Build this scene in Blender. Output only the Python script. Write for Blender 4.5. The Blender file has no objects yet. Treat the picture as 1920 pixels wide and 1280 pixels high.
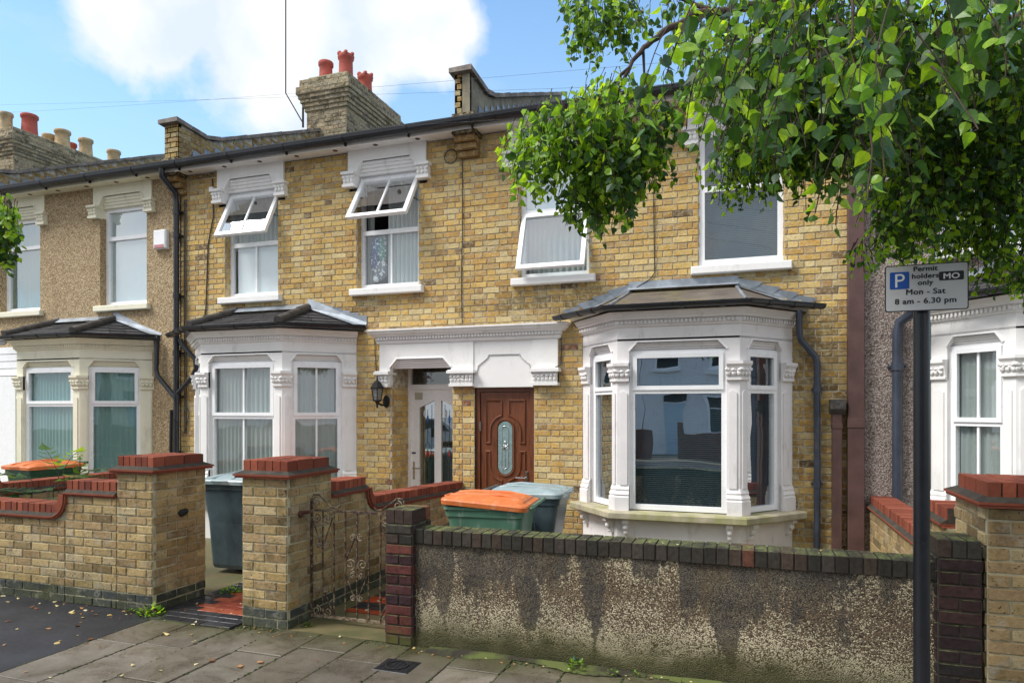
import bpy, math, random
from mathutils import Vector
R=math.radians
rnd=random.Random(7)
sc=bpy.context.scene
C=sc.collection
# ------------------------------------------------------------------ camera
PHI=R(19.0); CS,SN=math.cos(PHI),math.sin(PHI); FPX=1280.0; CH=1.75; HY=768.0
cd=bpy.data.cameras.new("camera"); cam=bpy.data.objects.new("camera",cd); C.objects.link(cam)
cam.location=(0,0,CH); cam.rotation_euler=(R(90),0,PHI)
cd.sensor_width=36; cd.lens=36*FPX/1920; cd.shift_y=(HY-640)/1920; cd.clip_end=500; cd.clip_start=0.05
sc.camera=cam
def W(px,py,z):                       # a point of the street measured at depth z metres from the camera
    t=(px-960)/FPX
    return Vector((z*(-SN+t*CS), z*(CS+t*SN), CH-(py-HY)/FPX*z))
def X(px,Y):                          # X of a measured column on the wall plane at Y
    t=(px-960)/FPX; return Y*(-SN+t*CS)/(CS+t*SN)
# ------------------------------------------------------------------ world and sun
SUN_EL,SUN_AZ=R(50),R(234)            # azimuth clockwise from +Y
w=bpy.data.worlds.new("World"); sc.world=w; w.use_nodes=True
nt=w.node_tree; nt.nodes.clear(); N=nt.nodes.new; L=nt.links.new
def wn(t,**k):
    n=N(t)
    for a,b in k.items(): setattr(n,a,b)
    return n
out=N('ShaderNodeOutputWorld'); bg=N('ShaderNodeBackground'); L(bg.outputs[0],out.inputs[0])
sky=wn('ShaderNodeTexSky',sky_type='NISHITA',sun_disc=False,sun_elevation=SUN_EL,sun_rotation=SUN_AZ,air_density=1.0,dust_density=0.5,ozone_density=1.5)
tc=N('ShaderNodeTexCoord')
def vm(op,a,b=None,s=None):
    n=wn('ShaderNodeVectorMath',operation=op)
    for i,v in enumerate((a,b)):
        if v is None: continue
        if isinstance(v,(tuple,list)): n.inputs[i].default_value=v
        else: L(v,n.inputs[i])
    return n
def ma(op,a,b=None,c=None,clamp=False):
    n=wn('ShaderNodeMath',operation=op,use_clamp=clamp)
    for i,v in enumerate((a,b,c)):
        if v is None: continue
        if isinstance(v,(int,float)): n.inputs[i].default_value=v
        else: L(v,n.inputs[i])
    return n.outputs[0]
dirv=vm('NORMALIZE',tc.outputs['Generated']).outputs[0]
def blob(px,py,r,st):
    d=W(px,py,1)-Vector((0,0,CH)); d.normalize()
    q=vm('SUBTRACT',dirv,tuple(d)).outputs[0]
    q=vm('MULTIPLY',q,(1,1,1.45)).outputs[0]
    ln=vm('LENGTH',q).outputs['Value']
    v=ma('SUBTRACT',1.0,ma('DIVIDE',ln,r)); v=ma('MAXIMUM',v,-0.6)
    return ma('MULTIPLY',v,st)
b1=blob(510,-20,.23,1.3); b2=blob(600,100,.13,1.2); b3=blob(740,40,.12,1.25); b4=blob(300,30,.11,1.1); b5=blob(570,210,.10,.9)
m=ma('MAXIMUM',b1,b2); m=ma('MAXIMUM',m,b3); m=ma('MAXIMUM',m,b4); m=ma('MAXIMUM',m,b5)
sep=N('ShaderNodeSeparateXYZ'); L(dirv,sep.inputs[0])
back=ma('MULTIPLY',ma('SUBTRACT',0.35,sep.outputs['Y']),0.55)   # thick cloud over the far side of the street
m=ma('MAXIMUM',m,back); m=ma('MAXIMUM',m,ma('MULTIPLY',ma('SUBTRACT',sep.outputs['Z'],0.72),2.2))
nz=wn('ShaderNodeTexNoise'); nz.inputs['Scale'].default_value=7; nz.inputs['Detail'].default_value=9; nz.inputs['Roughness'].default_value=.58; nz.inputs['Distortion'].default_value=.25
L(dirv,nz.inputs['Vector'])
nv=ma('MULTIPLY',ma('SUBTRACT',nz.outputs['Fac'],0.5),1.7)
nz3=wn('ShaderNodeTexNoise'); nz3.inputs['Scale'].default_value=5; nz3.inputs['Detail'].default_value=8; L(vm('MULTIPLY',dirv,(1,1,2.5)).outputs[0],nz3.inputs['Vector'])
wisp=ma('MULTIPLY',ma('SUBTRACT',nz3.outputs['Fac'],0.55),1.0,clamp=True)
mk=ma('ADD',m,nv)
mk=ma('MULTIPLY',ma('ADD',mk,0.02),2.6,clamp=True)
mk=ma('MAXIMUM',mk,wisp)
nz2=wn('ShaderNodeTexNoise'); nz2.inputs['Scale'].default_value=9; nz2.inputs['Detail'].default_value=6; L(dirv,nz2.inputs['Vector'])
cr=N('ShaderNodeValToRGB'); cr.color_ramp.elements[0].position=.36; cr.color_ramp.elements[0].color=(2.35,2.65,3.0,1); cr.color_ramp.elements[1].position=.60; cr.color_ramp.elements[1].color=(3.1,3.15,3.2,1)
L(nz2.outputs['Fac'],cr.inputs[0])
sat=N('ShaderNodeMix'); sat.data_type='RGBA'; sat.blend_type='MULTIPLY'; sat.inputs[0].default_value=1
L(sky.outputs[0],sat.inputs[6]); sat.inputs[7].default_value=(.62,.80,.86,1)
# paler air towards the horizon
hz=ma('SUBTRACT',0.62,sep.outputs['Z']); hz=ma('MULTIPLY',hz,1.15,clamp=True)
mh=N('ShaderNodeMix'); mh.data_type='RGBA'; L(hz,mh.inputs[0]); L(sat.outputs[2],mh.inputs[6]); mh.inputs[7].default_value=(2.0,2.65,3.0,1)
mx=N('ShaderNodeMix'); mx.data_type='RGBA'; L(mk,mx.inputs[0]); L(mh.outputs[2],mx.inputs[6]); L(cr.outputs[0],mx.inputs[7])
L(mx.outputs[2],bg.inputs[0]); bg.inputs[1].default_value=0.1
ld=bpy.data.lights.new("sun",'SUN'); lo=bpy.data.objects.new("sun",ld); C.objects.link(lo)
ld.energy=1.2; ld.angle=R(22); ld.color=(1,.97,.92)
sd=Vector((math.sin(SUN_AZ)*math.cos(SUN_EL),math.cos(SUN_AZ)*math.cos(SUN_EL),math.sin(SUN_EL)))
lo.rotation_euler=sd.to_track_quat('Z','Y').to_euler(); lo.location=(0,-5,12)
vs=sc.view_settings; vs.view_transform='Standard'; vs.look='None'; vs.exposure=1.78; vs.gamma=1; vs.use_curve_mapping=False
# ------------------------------------------------------------------ helpers
class F:                              # a plane frame: o + u*uu + v*Z + n*nn
    def __init__(s,o,u=(1,0,0),n=(0,-1,0),v=(0,0,1)):
        s.o=Vector(o); s.u=Vector(u).normalized(); s.n=Vector(n).normalized(); s.v=Vector(v).normalized()
    def p(s,a,b,c=0): return s.o+s.u*a+s.v*b+s.n*c
WF=F((0,0,0),(1,0,0),(0,1,0))         # plain world frame: u=X, v=Z, n=+Y
class MB:
    def __init__(s): s.V=[]; s.f=[]; s.c=[]; s.sm=[]
    def face(s,pts,col=None,sm=False):
        i=len(s.V); s.V+= [tuple(p) for p in pts]; s.f.append(tuple(range(i,i+len(pts)))); s.c.append(col); s.sm.append(sm)
    def mesh(s,vs,fs,col=None,sm=False):
        i=len(s.V); s.V+=[tuple(p) for p in vs]
        for f in fs: s.f.append(tuple(i+k for k in f)); s.c.append(col); s.sm.append(sm)
    def box(s,fr,a0,a1,b0,b1,c0,c1,col=None,bev=0,jit=0):
        if bev: # chamfered towards +n
            q=[fr.p(a,b,c) for c,e in ((c0,0),(c1-bev,0),(c1,bev)) for a,b in ((a0+e,b0+e),(a1-e,b0+e),(a1-e,b1-e),(a0+e,b1-e))]
            if jit: q=[p+fr.u*rnd.uniform(-jit,jit)+fr.v*rnd.uniform(-jit,jit)+fr.n*(rnd.uniform(-jit,jit) if k>3 else 0) for k,p in enumerate(q)]
            fs=[(8,9,10,11)]
            for r in (0,4):
                for k in range(4): fs.append((r+k,r+(k+1)%4,r+4+(k+1)%4,r+4+k))
            s.mesh(q,fs,col); return
        q=[fr.p(a,b,c) for c in (c0,c1) for a,b in ((a0,b0),(a1,b0),(a1,b1),(a0,b1))]
        if jit: q=[p+Vector([rnd.uniform(-jit,jit) for _ in range(3)]) for p in q]
        s.mesh(q,[(0,3,2,1),(4,5,6,7),(0,1,5,4),(1,2,6,5),(2,3,7,6),(3,0,4,7)],col)
    def wbox(s,x0,x1,y0,y1,z0,z1,col=None,jit=0): s.box(WF,x0,x1,z0,z1,y0,y1,col,0,jit)
    def prism(s,fr,poly,n0,n1,col=None):
        k=len(poly); q=[fr.p(a,b,n0) for a,b in poly]+[fr.p(a,b,n1) for a,b in poly]
        s.mesh(q,[tuple(range(k))[::-1],tuple(range(k,2*k))]+[(i,(i+1)%k,k+(i+1)%k,k+i) for i in range(k)],col)
    def tube(s,pts,r,seg=8,col=None,sm=True,cap=True):
        pts=[Vector(p) for p in pts]; n=len(pts)
        rs=r if isinstance(r,(list,tuple)) else [r]*n
        rings=[]; up=None
        for i,p in enumerate(pts):
            d=(pts[min(i+1,n-1)]-pts[max(i-1,0)]).normalized()
            if up is None: up=Vector((0,0,1)) if abs(d.z)<.9 else Vector((1,0,0))
            a=d.cross(up); 
            if a.length<1e-4: a=d.orthogonal()
            a.normalize(); b=a.cross(d).normalized(); up=b
            rings.append([p+(a*math.cos(2*math.pi*k/seg)+b*math.sin(2*math.pi*k/seg))*rs[i] for k in range(seg)])
        vs=[v for g in rings for v in g]; fs=[]
        for i in range(n-1):
            for k in range(seg): fs.append((i*seg+k,i*seg+(k+1)%seg,(i+1)*seg+(k+1)%seg,(i+1)*seg+k))
        s.mesh(vs,fs,col,sm)
        if cap: s.face(rings[0][::-1],col); s.face(rings[-1],col)
    def lathe(s,base,prof,seg=16,col=None,sm=True,axis=None):
        base=Vector(base); fr=axis or (Vector((1,0,0)),Vector((0,1,0)),Vector((0,0,1)))
        vs=[];fs=[]
        for r,h in prof:
            for k in range(seg):
                a=2*math.pi*k/seg; vs.append(base+fr[0]*(r*math.cos(a))+fr[1]*(r*math.sin(a))+fr[2]*h)
        for i in range(len(prof)-1):
            for k in range(seg): fs.append((i*seg+k,i*seg+(k+1)%seg,(i+1)*seg+(k+1)%seg,(i+1)*seg+k))
        s.mesh(vs,fs,col,sm)
    def blob(s,c,rx,ry,rz,col=None,seg=7,rg=5,fr=None):
        fr=fr or WF; c=Vector(c); vs=[];fs=[]
        for i in range(rg+1):
            th=math.pi*i/rg
            for k in range(seg):
                a=2*math.pi*k/seg
                vs.append(c+fr.u*(rx*math.sin(th)*math.cos(a))+fr.n*(ry*math.sin(th)*math.sin(a))+fr.v*(rz*math.cos(th)))
        for i in range(rg):
            for k in range(seg): fs.append((i*seg+k,i*seg+(k+1)%seg,(i+1)*seg+(k+1)%seg,(i+1)*seg+k))
        s.mesh(vs,fs,col,True)
    def sweep(s,path,prof,col=None,fr=None,closed=True,sm=False):
        """profile (off,h) swept along path (a,b); off is to the right of travel; fr maps a,b,h"""
        mp=fr or (lambda a,b,h:Vector((a,b,h)))
        P=[Vector(p) for p in path]; n=len(P); offs=[]
        for i in range(n):
            ns=[]
            if i>0: d=(P[i]-P[i-1]).normalized(); ns.append(Vector((d.y,-d.x)))
            if i<n-1: d=(P[i+1]-P[i]).normalized(); ns.append(Vector((d.y,-d.x)))
            m=sum(ns,Vector((0,0)))/len(ns); m=m/max(m.length_squared,.2); offs.append(m)
        k=len(prof); vs=[mp(P[i].x+offs[i].x*o,P[i].y+offs[i].y*o,h) for i in range(n) for o,h in prof]
        fs=[]
        for i in range(n-1):
            for j in range(k if closed else k-1):
                j2=(j+1)%k; fs.append((i*k+j,i*k+j2,(i+1)*k+j2,(i+1)*k+j))
        s.mesh(vs,fs,col,sm)
        if closed: s.face(vs[:k][::-1],col); s.face(vs[-k:],col)
    def build(s,name,mat,parent=None,root=None):
        me=bpy.data.meshes.new(name); o=Vector((0,0,0))
        r=root or parent
        if r is not None: o=base_of(r)
        vs=[(v[0]-o.x,v[1]-o.y,v[2]-o.z) for v in s.V]
        me.from_pydata(vs,[],s.f)
        if any(c is not None for c in s.c):
            at=me.color_attributes.new("Col",'FLOAT_COLOR','CORNER'); buf=[]
            for f,c in zip(s.f,s.c):
                c=c or (.5,.5,.5); buf+= [c[0],c[1],c[2],1.0]*len(f)
            at.data.foreach_set("color",buf)
        me.polygons.foreach_set("use_smooth",s.sm)
        me.materials.append(mat); me.update()
        ob=bpy.data.objects.new(name,me); C.objects.link(ob)
        if parent is not None: ob.parent=parent
        return ob
ROOT={}
def base_of(o):
    while o.parent is not None: o=o.parent
    return ROOT.get(o.name,Vector((0,0,0)))
def thing(name,loc,label,cat,group=None):
    o=bpy.data.objects.new(name,None); C.objects.link(o); o.location=loc; ROOT[o.name]=Vector(loc)
    o.empty_display_size=.2; return tag(o,label,cat,group)
def tag(o,label=None,cat=None,group=None,kind=None):
    if label:o['label']=label
    if cat:o['category']=cat
    if group:o['group']=group
    if kind:o['kind']=kind
    return o
def lin(r,g,b,k=1.0):
    f=lambda c:((c/255+.055)/1.055)**2.4 if c/255>.04045 else c/255/12.92
    return (f(r)*k,f(g)*k,f(b)*k)
# ------------------------------------------------------------------ materials
class MT:
    def __init__(s,name,col=(.5,.5,.5),rough=.6,metal=0,spec=.5):
        s.m=bpy.data.materials.new(name); s.m.use_nodes=True; s.nt=s.m.node_tree; s.b=s.nt.nodes['Principled BSDF']
        s.b.inputs['Base Color'].default_value=(*col,1); s.b.inputs['Roughness'].default_value=rough
        s.b.inputs['Metallic'].default_value=metal; s.b.inputs['Specular IOR Level'].default_value=spec
        s.tc=s.nt.nodes.new('ShaderNodeTexCoord'); s.co=s.tc.outputs['Object']
    def N(s,t,**k):
        n=s.nt.nodes.new(t)
        for a,b in k.items(): setattr(n,a,b)
        return n
    def L(s,a,b): s.nt.links.new(a,b)
    def map(s,scale): 
        n=s.N('ShaderNodeMapping'); n.inputs['Scale'].default_value=scale; s.L(s.co,n.inputs[0]); return n.outputs[0]
    def noise(s,sc_,det=4,rough=.55,vec=None,dist=0):
        n=s.N('ShaderNodeTexNoise'); n.inputs['Scale'].default_value=sc_; n.inputs['Detail'].default_value=det; n.inputs['Roughness'].default_value=rough; n.inputs['Distortion'].default_value=dist
        s.L(vec or s.co,n.inputs['Vector']); return n.outputs['Fac']
    def vor(s,sc_,out='Distance',feat='F1',vec=None):
        n=s.N('ShaderNodeTexVoronoi',feature=feat); n.inputs['Scale'].default_value=sc_; s.L(vec or s.co,n.inputs['Vector']); return n.outputs[out]
    def ramp(s,fac,stops):
        n=s.N('ShaderNodeValToRGB'); e=n.color_ramp.elements
        while len(e)<len(stops): e.new(.5)
        for k,(p,c) in enumerate(stops):
            e[k].position=p; e[k].color=(*c,1) if len(c)==3 else c
        s.L(fac,n.inputs[0]); return n.outputs[0]
    def rf(s,fac,a,b): return s.ramp(fac,[(a,(0,0,0)),(b,(1,1,1))])
    def math(s,op,a,b=None,clamp=False):
        n=s.N('ShaderNodeMath',operation=op,use_clamp=clamp)
        for i,v in enumerate((a,b)):
            if v is None: continue
            if isinstance(v,(int,float)): n.inputs[i].default_value=v
            else: s.L(v,n.inputs[i])
        return n.outputs[0]
    def mix(s,f,a,b,mode='MIX'):
        n=s.N('ShaderNodeMix'); n.data_type='RGBA'; n.blend_type=mode
        for i,v in ((0,f),(6,a),(7,b)):
            if isinstance(v,(int,float)): n.inputs[i].default_value=v
            elif isinstance(v,tuple): n.inputs[i].default_value=(*v,1)
            else: s.L(v,n.inputs[i])
        return n.outputs[2]
    def attr(s):
        n=s.N('ShaderNodeVertexColor'); n.layer_name='Col'; return n.outputs[0]
    def xyz(s):
        n=s.N('ShaderNodeSeparateXYZ'); s.L(s.co,n.inputs[0]); return n.outputs
    def geoz(s):
        g=s.N('ShaderNodeNewGeometry'); n=s.N('ShaderNodeSeparateXYZ'); s.L(g.outputs['Position'],n.inputs[0]); return n.outputs
    def col(s,c): s.L(c,s.b.inputs['Base Color'])
    def rgh(s,c): s.L(c,s.b.inputs['Roughness'])
    def bump(s,h,st=.3,d=.01):
        n=s.N('ShaderNodeBump'); n.inputs['Strength'].default_value=st; n.inputs['Distance'].default_value=d; s.L(h,n.inputs['Height']); s.L(n.outputs[0],s.b.inputs['Normal'])
def mat_brick(name,dirt=.35,bump=.5,moss=0):
    m=MT(name,rough=.9,spec=.25); a=m.attr()
    n1=m.noise(38,5,.65); n2=m.noise(2.2,5,.6); n3=m.noise(140,3)
    c=m.mix(m.math('MULTIPLY',m.rf(n1,.42,.72),.45),a,m.mix(1.0,a,(.55,.48,.42),'MULTIPLY'))
    c=m.mix(m.math('MULTIPLY',m.rf(n3,.62,.72),.6),c,(.05,.04,.03))
    c=m.mix(m.math('MULTIPLY',m.rf(n2,.52,.72),dirt),c,m.mix(1.0,c,(.42,.4,.38),'MULTIPLY'))
    if name=='garden_brick':
        pit=m.noise(48,3,.7); c=m.mix(m.math('MULTIPLY',m.rf(pit,.62,.65),.9),c,(.02,.016,.01)); wt=m.noise(9,5,.7); c=m.mix(m.math('MULTIPLY',m.rf(wt,.54,.66),.5),c,lin(186,180,168,.75)); c=m.mix(m.math('MULTIPLY',m.rf(m.noise(5.5,5,.7,m.map((1,1,.6))),.52,.66),.6),c,m.mix(1.0,c,(.3,.28,.25),'MULTIPLY'))
    if moss:
        g=m.geoz(); f=m.math('MULTIPLY',m.rf(m.math('ADD',m.math('MULTIPLY',g['Z'],-1.6),m.noise(5,5)),.05,.5),moss)
        c=m.mix(f,c,(.11,.12,.03))
    hs=m.N('ShaderNodeHueSaturation'); hs.inputs['Saturation'].default_value=.97 if name=='stock_brick' else 1.0; hs.inputs['Value'].default_value=1.12 if name=='stock_brick' else 1.04; m.L(c,hs.inputs['Color']); c=hs.outputs[0]
    if name=='stock_brick':
        pl=m.noise(18,6,.75); c=m.mix(m.math('MULTIPLY',m.rf(pl,.48,.62),.6),c,lin(216,202,164,.8)); dk=m.noise(26,7,.8,m.map((1,1,2.4))); c=m.mix(m.math('MULTIPLY',m.rf(dk,.54,.64),.6),c,m.mix(1.0,c,(.34,.26,.19),'MULTIPLY'))
    m.col(c); m.bump(m.math('ADD',n1,m.math('MULTIPLY',n3,.4)),bump,.008); return m.m
def mat_simple(name,col,rough=.5,metal=0,var=.15,scale=6,bump=0,bscale=60,spec=.5,dirt=None):
    m=MT(name,col,rough,metal,spec); n=m.noise(scale,5,.6)
    dk=tuple(c*(1-var*1.6) for c in col); lt=tuple(min(1,c*(1+var*.6)) for c in col)
    c=m.mix(m.rf(n,.3,.7),dk,lt)
    if dirt:
        c=m.mix(m.math('MULTIPLY',m.rf(m.noise(dirt[2],6,.65,m.map((1,1,.35))),dirt[3],dirt[3]+.16),dirt[1]),c,dirt[0])
    m.col(c); m.rgh(m.math('ADD',m.math('MULTIPLY',n,.2),rough-.1))
    if bump: m.bump(m.noise(bscale,4),bump,.004)
    return m.m
M={}
M['brick']=mat_brick('stock_brick',.45,.9)
M['gbrick']=mat_brick('garden_brick',.4,.9,moss=.4)
M['redbrick']=mat_brick('red_engineering_brick',.3,.3)
M['darkbrick']=mat_brick('dark_mossy_brick',.5,moss=.0)
M['mortar']=mat_simple('lime_mortar',lin(206,196,176,.85),.95,var=.35,scale=14,bump=.5,bscale=200)
M['gmortar']=mat_simple('garden_mortar',lin(196,188,156,.85),.95,var=.3,scale=12,bump=.5,bscale=200)
M['dmortar']=mat_simple('dark_mortar',lin(84,76,66,.7),.95,var=.4,scale=14,dirt=((.02,.018,.012),.6,9,.5))
M['white']=mat_simple('white_masonry_paint',lin(244,242,240,.95),.6,var=.04,scale=3,bump=.15,bscale=40,dirt=((.36,.35,.32),.35,7,.57))
M['cwhite']=mat_simple('grey_white_paint',lin(236,232,232,.94),.6,var=.05,scale=3,bump=.15,bscale=40,dirt=((.34,.31,.28),.4,7,.56))
M['cream']=mat_simple('cream_masonry_paint',lin(240,235,212,.94),.6,var=.05,scale=3,bump=.15,bscale=40,dirt=((.38,.35,.27),.35,7,.56))
M['upvc']=mat_simple('white_window_plastic',lin(250,250,252,.95),.28,var=.02)
M['black']=mat_simple('black_plastic_gutter',(.022,.024,.03),.3,var=.2,dirt=((.12,.12,.11),.25,5,.58))
M['bluepipe']=mat_simple('blue_grey_pipe',(.045,.055,.08),.4,var=.2,dirt=((.25,.25,.25),.3,6,.6))
M['brown']=mat_simple('brown_painted_steel',lin(92,66,62),.5,var=.2,dirt=((.03,.025,.02),.4,4,.55))
M['stone']=mat_simple('sill_stone',lin(196,186,160,.8),.85,var=.25,scale=5,bump=.4,bscale=90,dirt=(lin(135,140,60),.7,2.5,.47))
M['lead']=mat_simple('lead_flashing',lin(172,180,190,.8),.42,.35,var=.3,scale=5,bump=.3,bscale=20)
M['felt']=mat_simple('weathered_felt_roof',lin(120,110,101,.75),.7,var=.3,scale=3,bump=.4,bscale=160,dirt=(lin(130,120,60),.5,2.2,.5))
M['ridge']=mat_simple('grey_ridge_tile',lin(92,86,80,.8),.85,var=.3,scale=8,bump=.6,bscale=60)
M['slate']=mat_brick('roof_slate',.2,.25)
M['conc']=mat_simple('old_concrete',lin(140,134,120,.75),.9,var=.3,scale=4,bump=.5,bscale=120,dirt=((.06,.06,.03),.6,2,.5))
M['terracotta']=mat_simple('red_chimney_pot',lin(178,88,76),.8,var=.2)
M['buffpot']=mat_simple('buff_chimney_pot',lin(205,180,140,.8),.8,var=.25,scale=9,dirt=((.15,.13,.1),.5,6,.52))
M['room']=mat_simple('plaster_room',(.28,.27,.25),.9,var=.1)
M['chrome']=MT('polished_chrome',(.75,.75,.76),.15,1).m
M['brass']=MT('dull_brass',(.22,.18,.12),.4,.8).m
M['rubber']=MT('black_rubber',(.02,.02,.02),.8).m
M['dark']=MT('dark_void',(.015,.015,.015),.9).m
# pebbledash
def mat_pebble(name,base,peb1,peb2,peb3,sc_=150):
    m=MT(name,rough=.9,spec=.3)
    v=m.N('ShaderNodeTexVoronoi'); v.inputs['Scale'].default_value=sc_; m.L(m.co,v.inputs['Vector'])
    s=m.N('ShaderNodeSeparateColor'); m.L(v.outputs['Color'],s.inputs[0])
    c=m.ramp(s.outputs[0],[(0,peb1),(.35,peb2),(.7,peb3),(1,base)])
    c=m.mix(m.rf(v.outputs['Distance'],.42,.62),c,m.mix(1.0,base,(.55,.52,.48),'MULTIPLY'))
    big=m.noise(1.6,5,.6); c=m.mix(m.math('MULTIPLY',m.rf(big,.5,.75),.35),c,m.mix(1.0,c,(.6,.56,.52),'MULTIPLY'))
    m.col(c); m.bump(m.math('SUBTRACT',1.0,v.outputs['Distance']),.9,.01); return m.m
M['pebA']=mat_pebble('beige_pebbledash',lin(214,194,160,.9),lin(104,78,56),lin(184,154,114,.9),lin(214,192,156,.9),56)
M['pebD']=mat_pebble('grey_pebbledash',lin(190,175,168,.8),lin(70,60,60),lin(136,118,112,.9),lin(205,196,190,.9),80)
# glass
def mat_glass(name,tint=(.8,.88,.88),refl=.16,rough=.0):
    m=MT(name); nt=m.nt; o=nt.nodes['Material Output']; nt.nodes.remove(m.b)
    tr=m.N('ShaderNodeBsdfTransparent'); tr.inputs[0].default_value=(*tint,1)
    gl=m.N('ShaderNodeBsdfGlossy'); gl.inputs['Roughness'].default_value=rough; gl.inputs[0].default_value=(.95,.97,1,1)
    n=m.N('ShaderNodeTexNoise'); n.inputs['Scale'].default_value=1.8; n.inputs['Detail'].default_value=1; m.L(m.co,n.inputs['Vector'])
    b=m.N('ShaderNodeBump'); b.inputs['Strength'].default_value=.12; b.inputs['Distance'].default_value=.03; m.L(n.outputs['Fac'],b.inputs['Height']); m.L(b.outputs[0],gl.inputs['Normal'])
    fr=m.N('ShaderNodeLayerWeight'); fr.inputs[0].default_value=.5
    f=m.math('ADD',m.math('MULTIPLY',m.math('POWER',fr.outputs['Facing'],5.0),.85),refl+.04,clamp=True); mx=m.N('ShaderNodeMixShader'); m.L(f,mx.inputs[0]); m.L(tr.outputs[0],mx.inputs[1]); m.L(gl.outputs[0],mx.inputs[2]); m.L(mx.outputs[0],o.inputs[0])
    return m.m
M['glass']=mat_glass('window_glass',(.9,.95,.95),.10)
M['glassbay']=mat_glass('bay_window_glass',(.8,.9,.92),.34)
M['glasssash']=mat_glass('open_sash_glass',(.8,.88,.9),.6)
M['glassbright']=mat_glass('upper_window_glass',refl=.32)
M['frost']=mat_simple('frosted_glass',lin(150,175,175,.8),.18,var=.2,scale=30,spec=.8)
def mat_cloth(name,col,tr=.4,alpha=1.0):
    m=MT(name,col,.9); nt=m.nt; o=nt.nodes['Material Output']
    t=m.N('ShaderNodeBsdfTranslucent'); t.inputs[0].default_value=(*col,1)
    mx=m.N('ShaderNodeMixShader'); mx.inputs[0].default_value=tr; m.L(m.b.outputs[0],mx.inputs[1]); m.L(t.outputs[0],mx.inputs[2])
    m.L(mx.outputs[0],o.inputs[0]); return m.m
M['net']=mat_cloth('white_net_curtain',lin(240,244,244,.95),.3)
M['teal']=mat_cloth('pale_teal_curtain',lin(176,214,208,.95))
M['greynet']=mat_cloth('grey_net_curtain',lin(206,212,208,.95))
M['blindw']=mat_simple('white_roller_blind',lin(240,242,245,.9),.7,var=.03)
M['blindd']=mat_simple('grey_slat_blind',lin(70,98,106,.8),.5,var=.1)
# foliage
def mat_leaf(name,tr=.45):
    m=MT(name,rough=.38,spec=.45); a=m.attr(); o=m.nt.nodes['Material Output']
    a=m.mix(m.rf(m.noise(60,4,.7),.35,.7),m.mix(1.0,a,(.7,.75,.8),'MULTIPLY'),m.mix(1.0,a,(1.25,1.15,1.0),'MULTIPLY')); m.col(a); m.bump(m.noise(180,3),.3,.002); t=m.N('ShaderNodeBsdfTranslucent'); m.L(m.mix(1.0,a,(3.0,2.5,.8),'MULTIPLY'),t.inputs[0])
    mx=m.N('ShaderNodeMixShader'); mx.inputs[0].default_value=tr; m.L(m.b.outputs[0],mx.inputs[1]); m.L(t.outputs[0],mx.inputs[2]); m.L(mx.outputs[0],o.inputs[0]); return m.m
M['leaf']=mat_leaf('birch_leaf')
M['litter']=mat_leaf('dry_leaf',.1)
M['bark']=mat_simple('birch_bark',lin(84,66,56,.8),.9,var=.4,scale=20,bump=.5)
# ------------------------------------------------------------------ brick laying
YEL=[lin(214,176,98),lin(206,166,88),lin(216,186,120),lin(200,158,84),lin(212,180,106),lin(188,148,84),lin(208,172,98),lin(216,194,140),lin(190,156,98),lin(204,180,128)]
def facade_col(k=.9):
    def f(x,z):
        r=rnd.random()
        if r<.004: c=lin(150,100,76)
        elif r<.012: c=lin(126,102,72)
        elif r<.04: c=lin(172,138,90)
        else: c=rnd.choice(YEL)
        g=rnd.uniform(.9,1.07)*k
        return (c[0]*g,c[1]*g,c[2]*g)
    return f
GARD=[lin(170,148,104),lin(162,138,94),lin(178,156,112),lin(156,132,94),lin(166,144,104),lin(150,128,92),lin(174,156,120),lin(160,136,100)]
def garden_col(u,v):
    c=rnd.choice(GARD); g=rnd.uniform(.86,1.16)
    if rnd.random()<.06: g*=.6
    return tuple(a*g for a in c)
def blue_col(u,v):
    g=rnd.uniform(.7,1.2); return (.045*g,.052*g,.066*g)
def gcol(u,v): return blue_col(u,v) if v<.15 else garden_col(u,v)
def red_col(u=0,v=0):
    c=rnd.choice([lin(146,80,60),lin(138,72,54),lin(156,86,64),lin(126,68,54)]); g=rnd.uniform(.7,.95); return tuple(a*g for a in c)
def rows_cut(u0,u1,v0,v1,ops):
    segs=[(u0,u1)]
    for (a,b,c,d) in ops:
        if c<v1-.02 and d>v0+.02:
            ns=[]
            for s,e in segs:
                if b<=s or a>=e: ns.append((s,e)); continue
                if a>s: ns.append((s,a))
                if b<e: ns.append((b,e))
            segs=ns
    return segs
def bricks(mb,mo,fr,u0,u1,v0,v1,colf,bond='flemish',ops=(),top=None,course=.075,jit=.0022,proud=.008,ph=0,joint=.012):
    """individual bricks into mb, mortar bed into mo"""
    k=0; v=v0
    while v<v1-.01:
        vt=min(v+course,v1)
        for (s,e) in rows_cut(u0,u1,v,vt,ops):
            if top: 
                pass
            mo.face([fr.p(s,v,0),fr.p(e,v,0),fr.p(e,vt,0),fr.p(s,vt,0)])
        row=int(round(v/course))
        if bond=='flemish': seq=[.225,.1125]; start=u0-.45+(0 if row%2 else .16875)+ph
        elif bond=='header': seq=[.1125]; start=u0-.2+(0 if row%2 else .05625)
        else: seq=[.225]; start=u0-.45+(0 if row%2 else .1125)+ph
        a=start; i=0
        while a<u1:
            b=a+seq[i%len(seq)]; i+=1
            for (s,e) in rows_cut(max(a,u0),min(b,u1),v,vt,ops):
                if e-s>.03 and (top is None or top((s+e)/2)>vt-.02):
                    cc=colf((s+e)/2,v)
                    d=proud+rnd.uniform(-.0025,.003)
                    h=joint/2; hv=rnd.uniform(.8,1.35)*h
                    mb.box(fr,s+h,e-h,v+hv,vt-hv*.8,-.004,d,cc,bev=.0035,jit=jit)
            a=b
        v=vt
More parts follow.
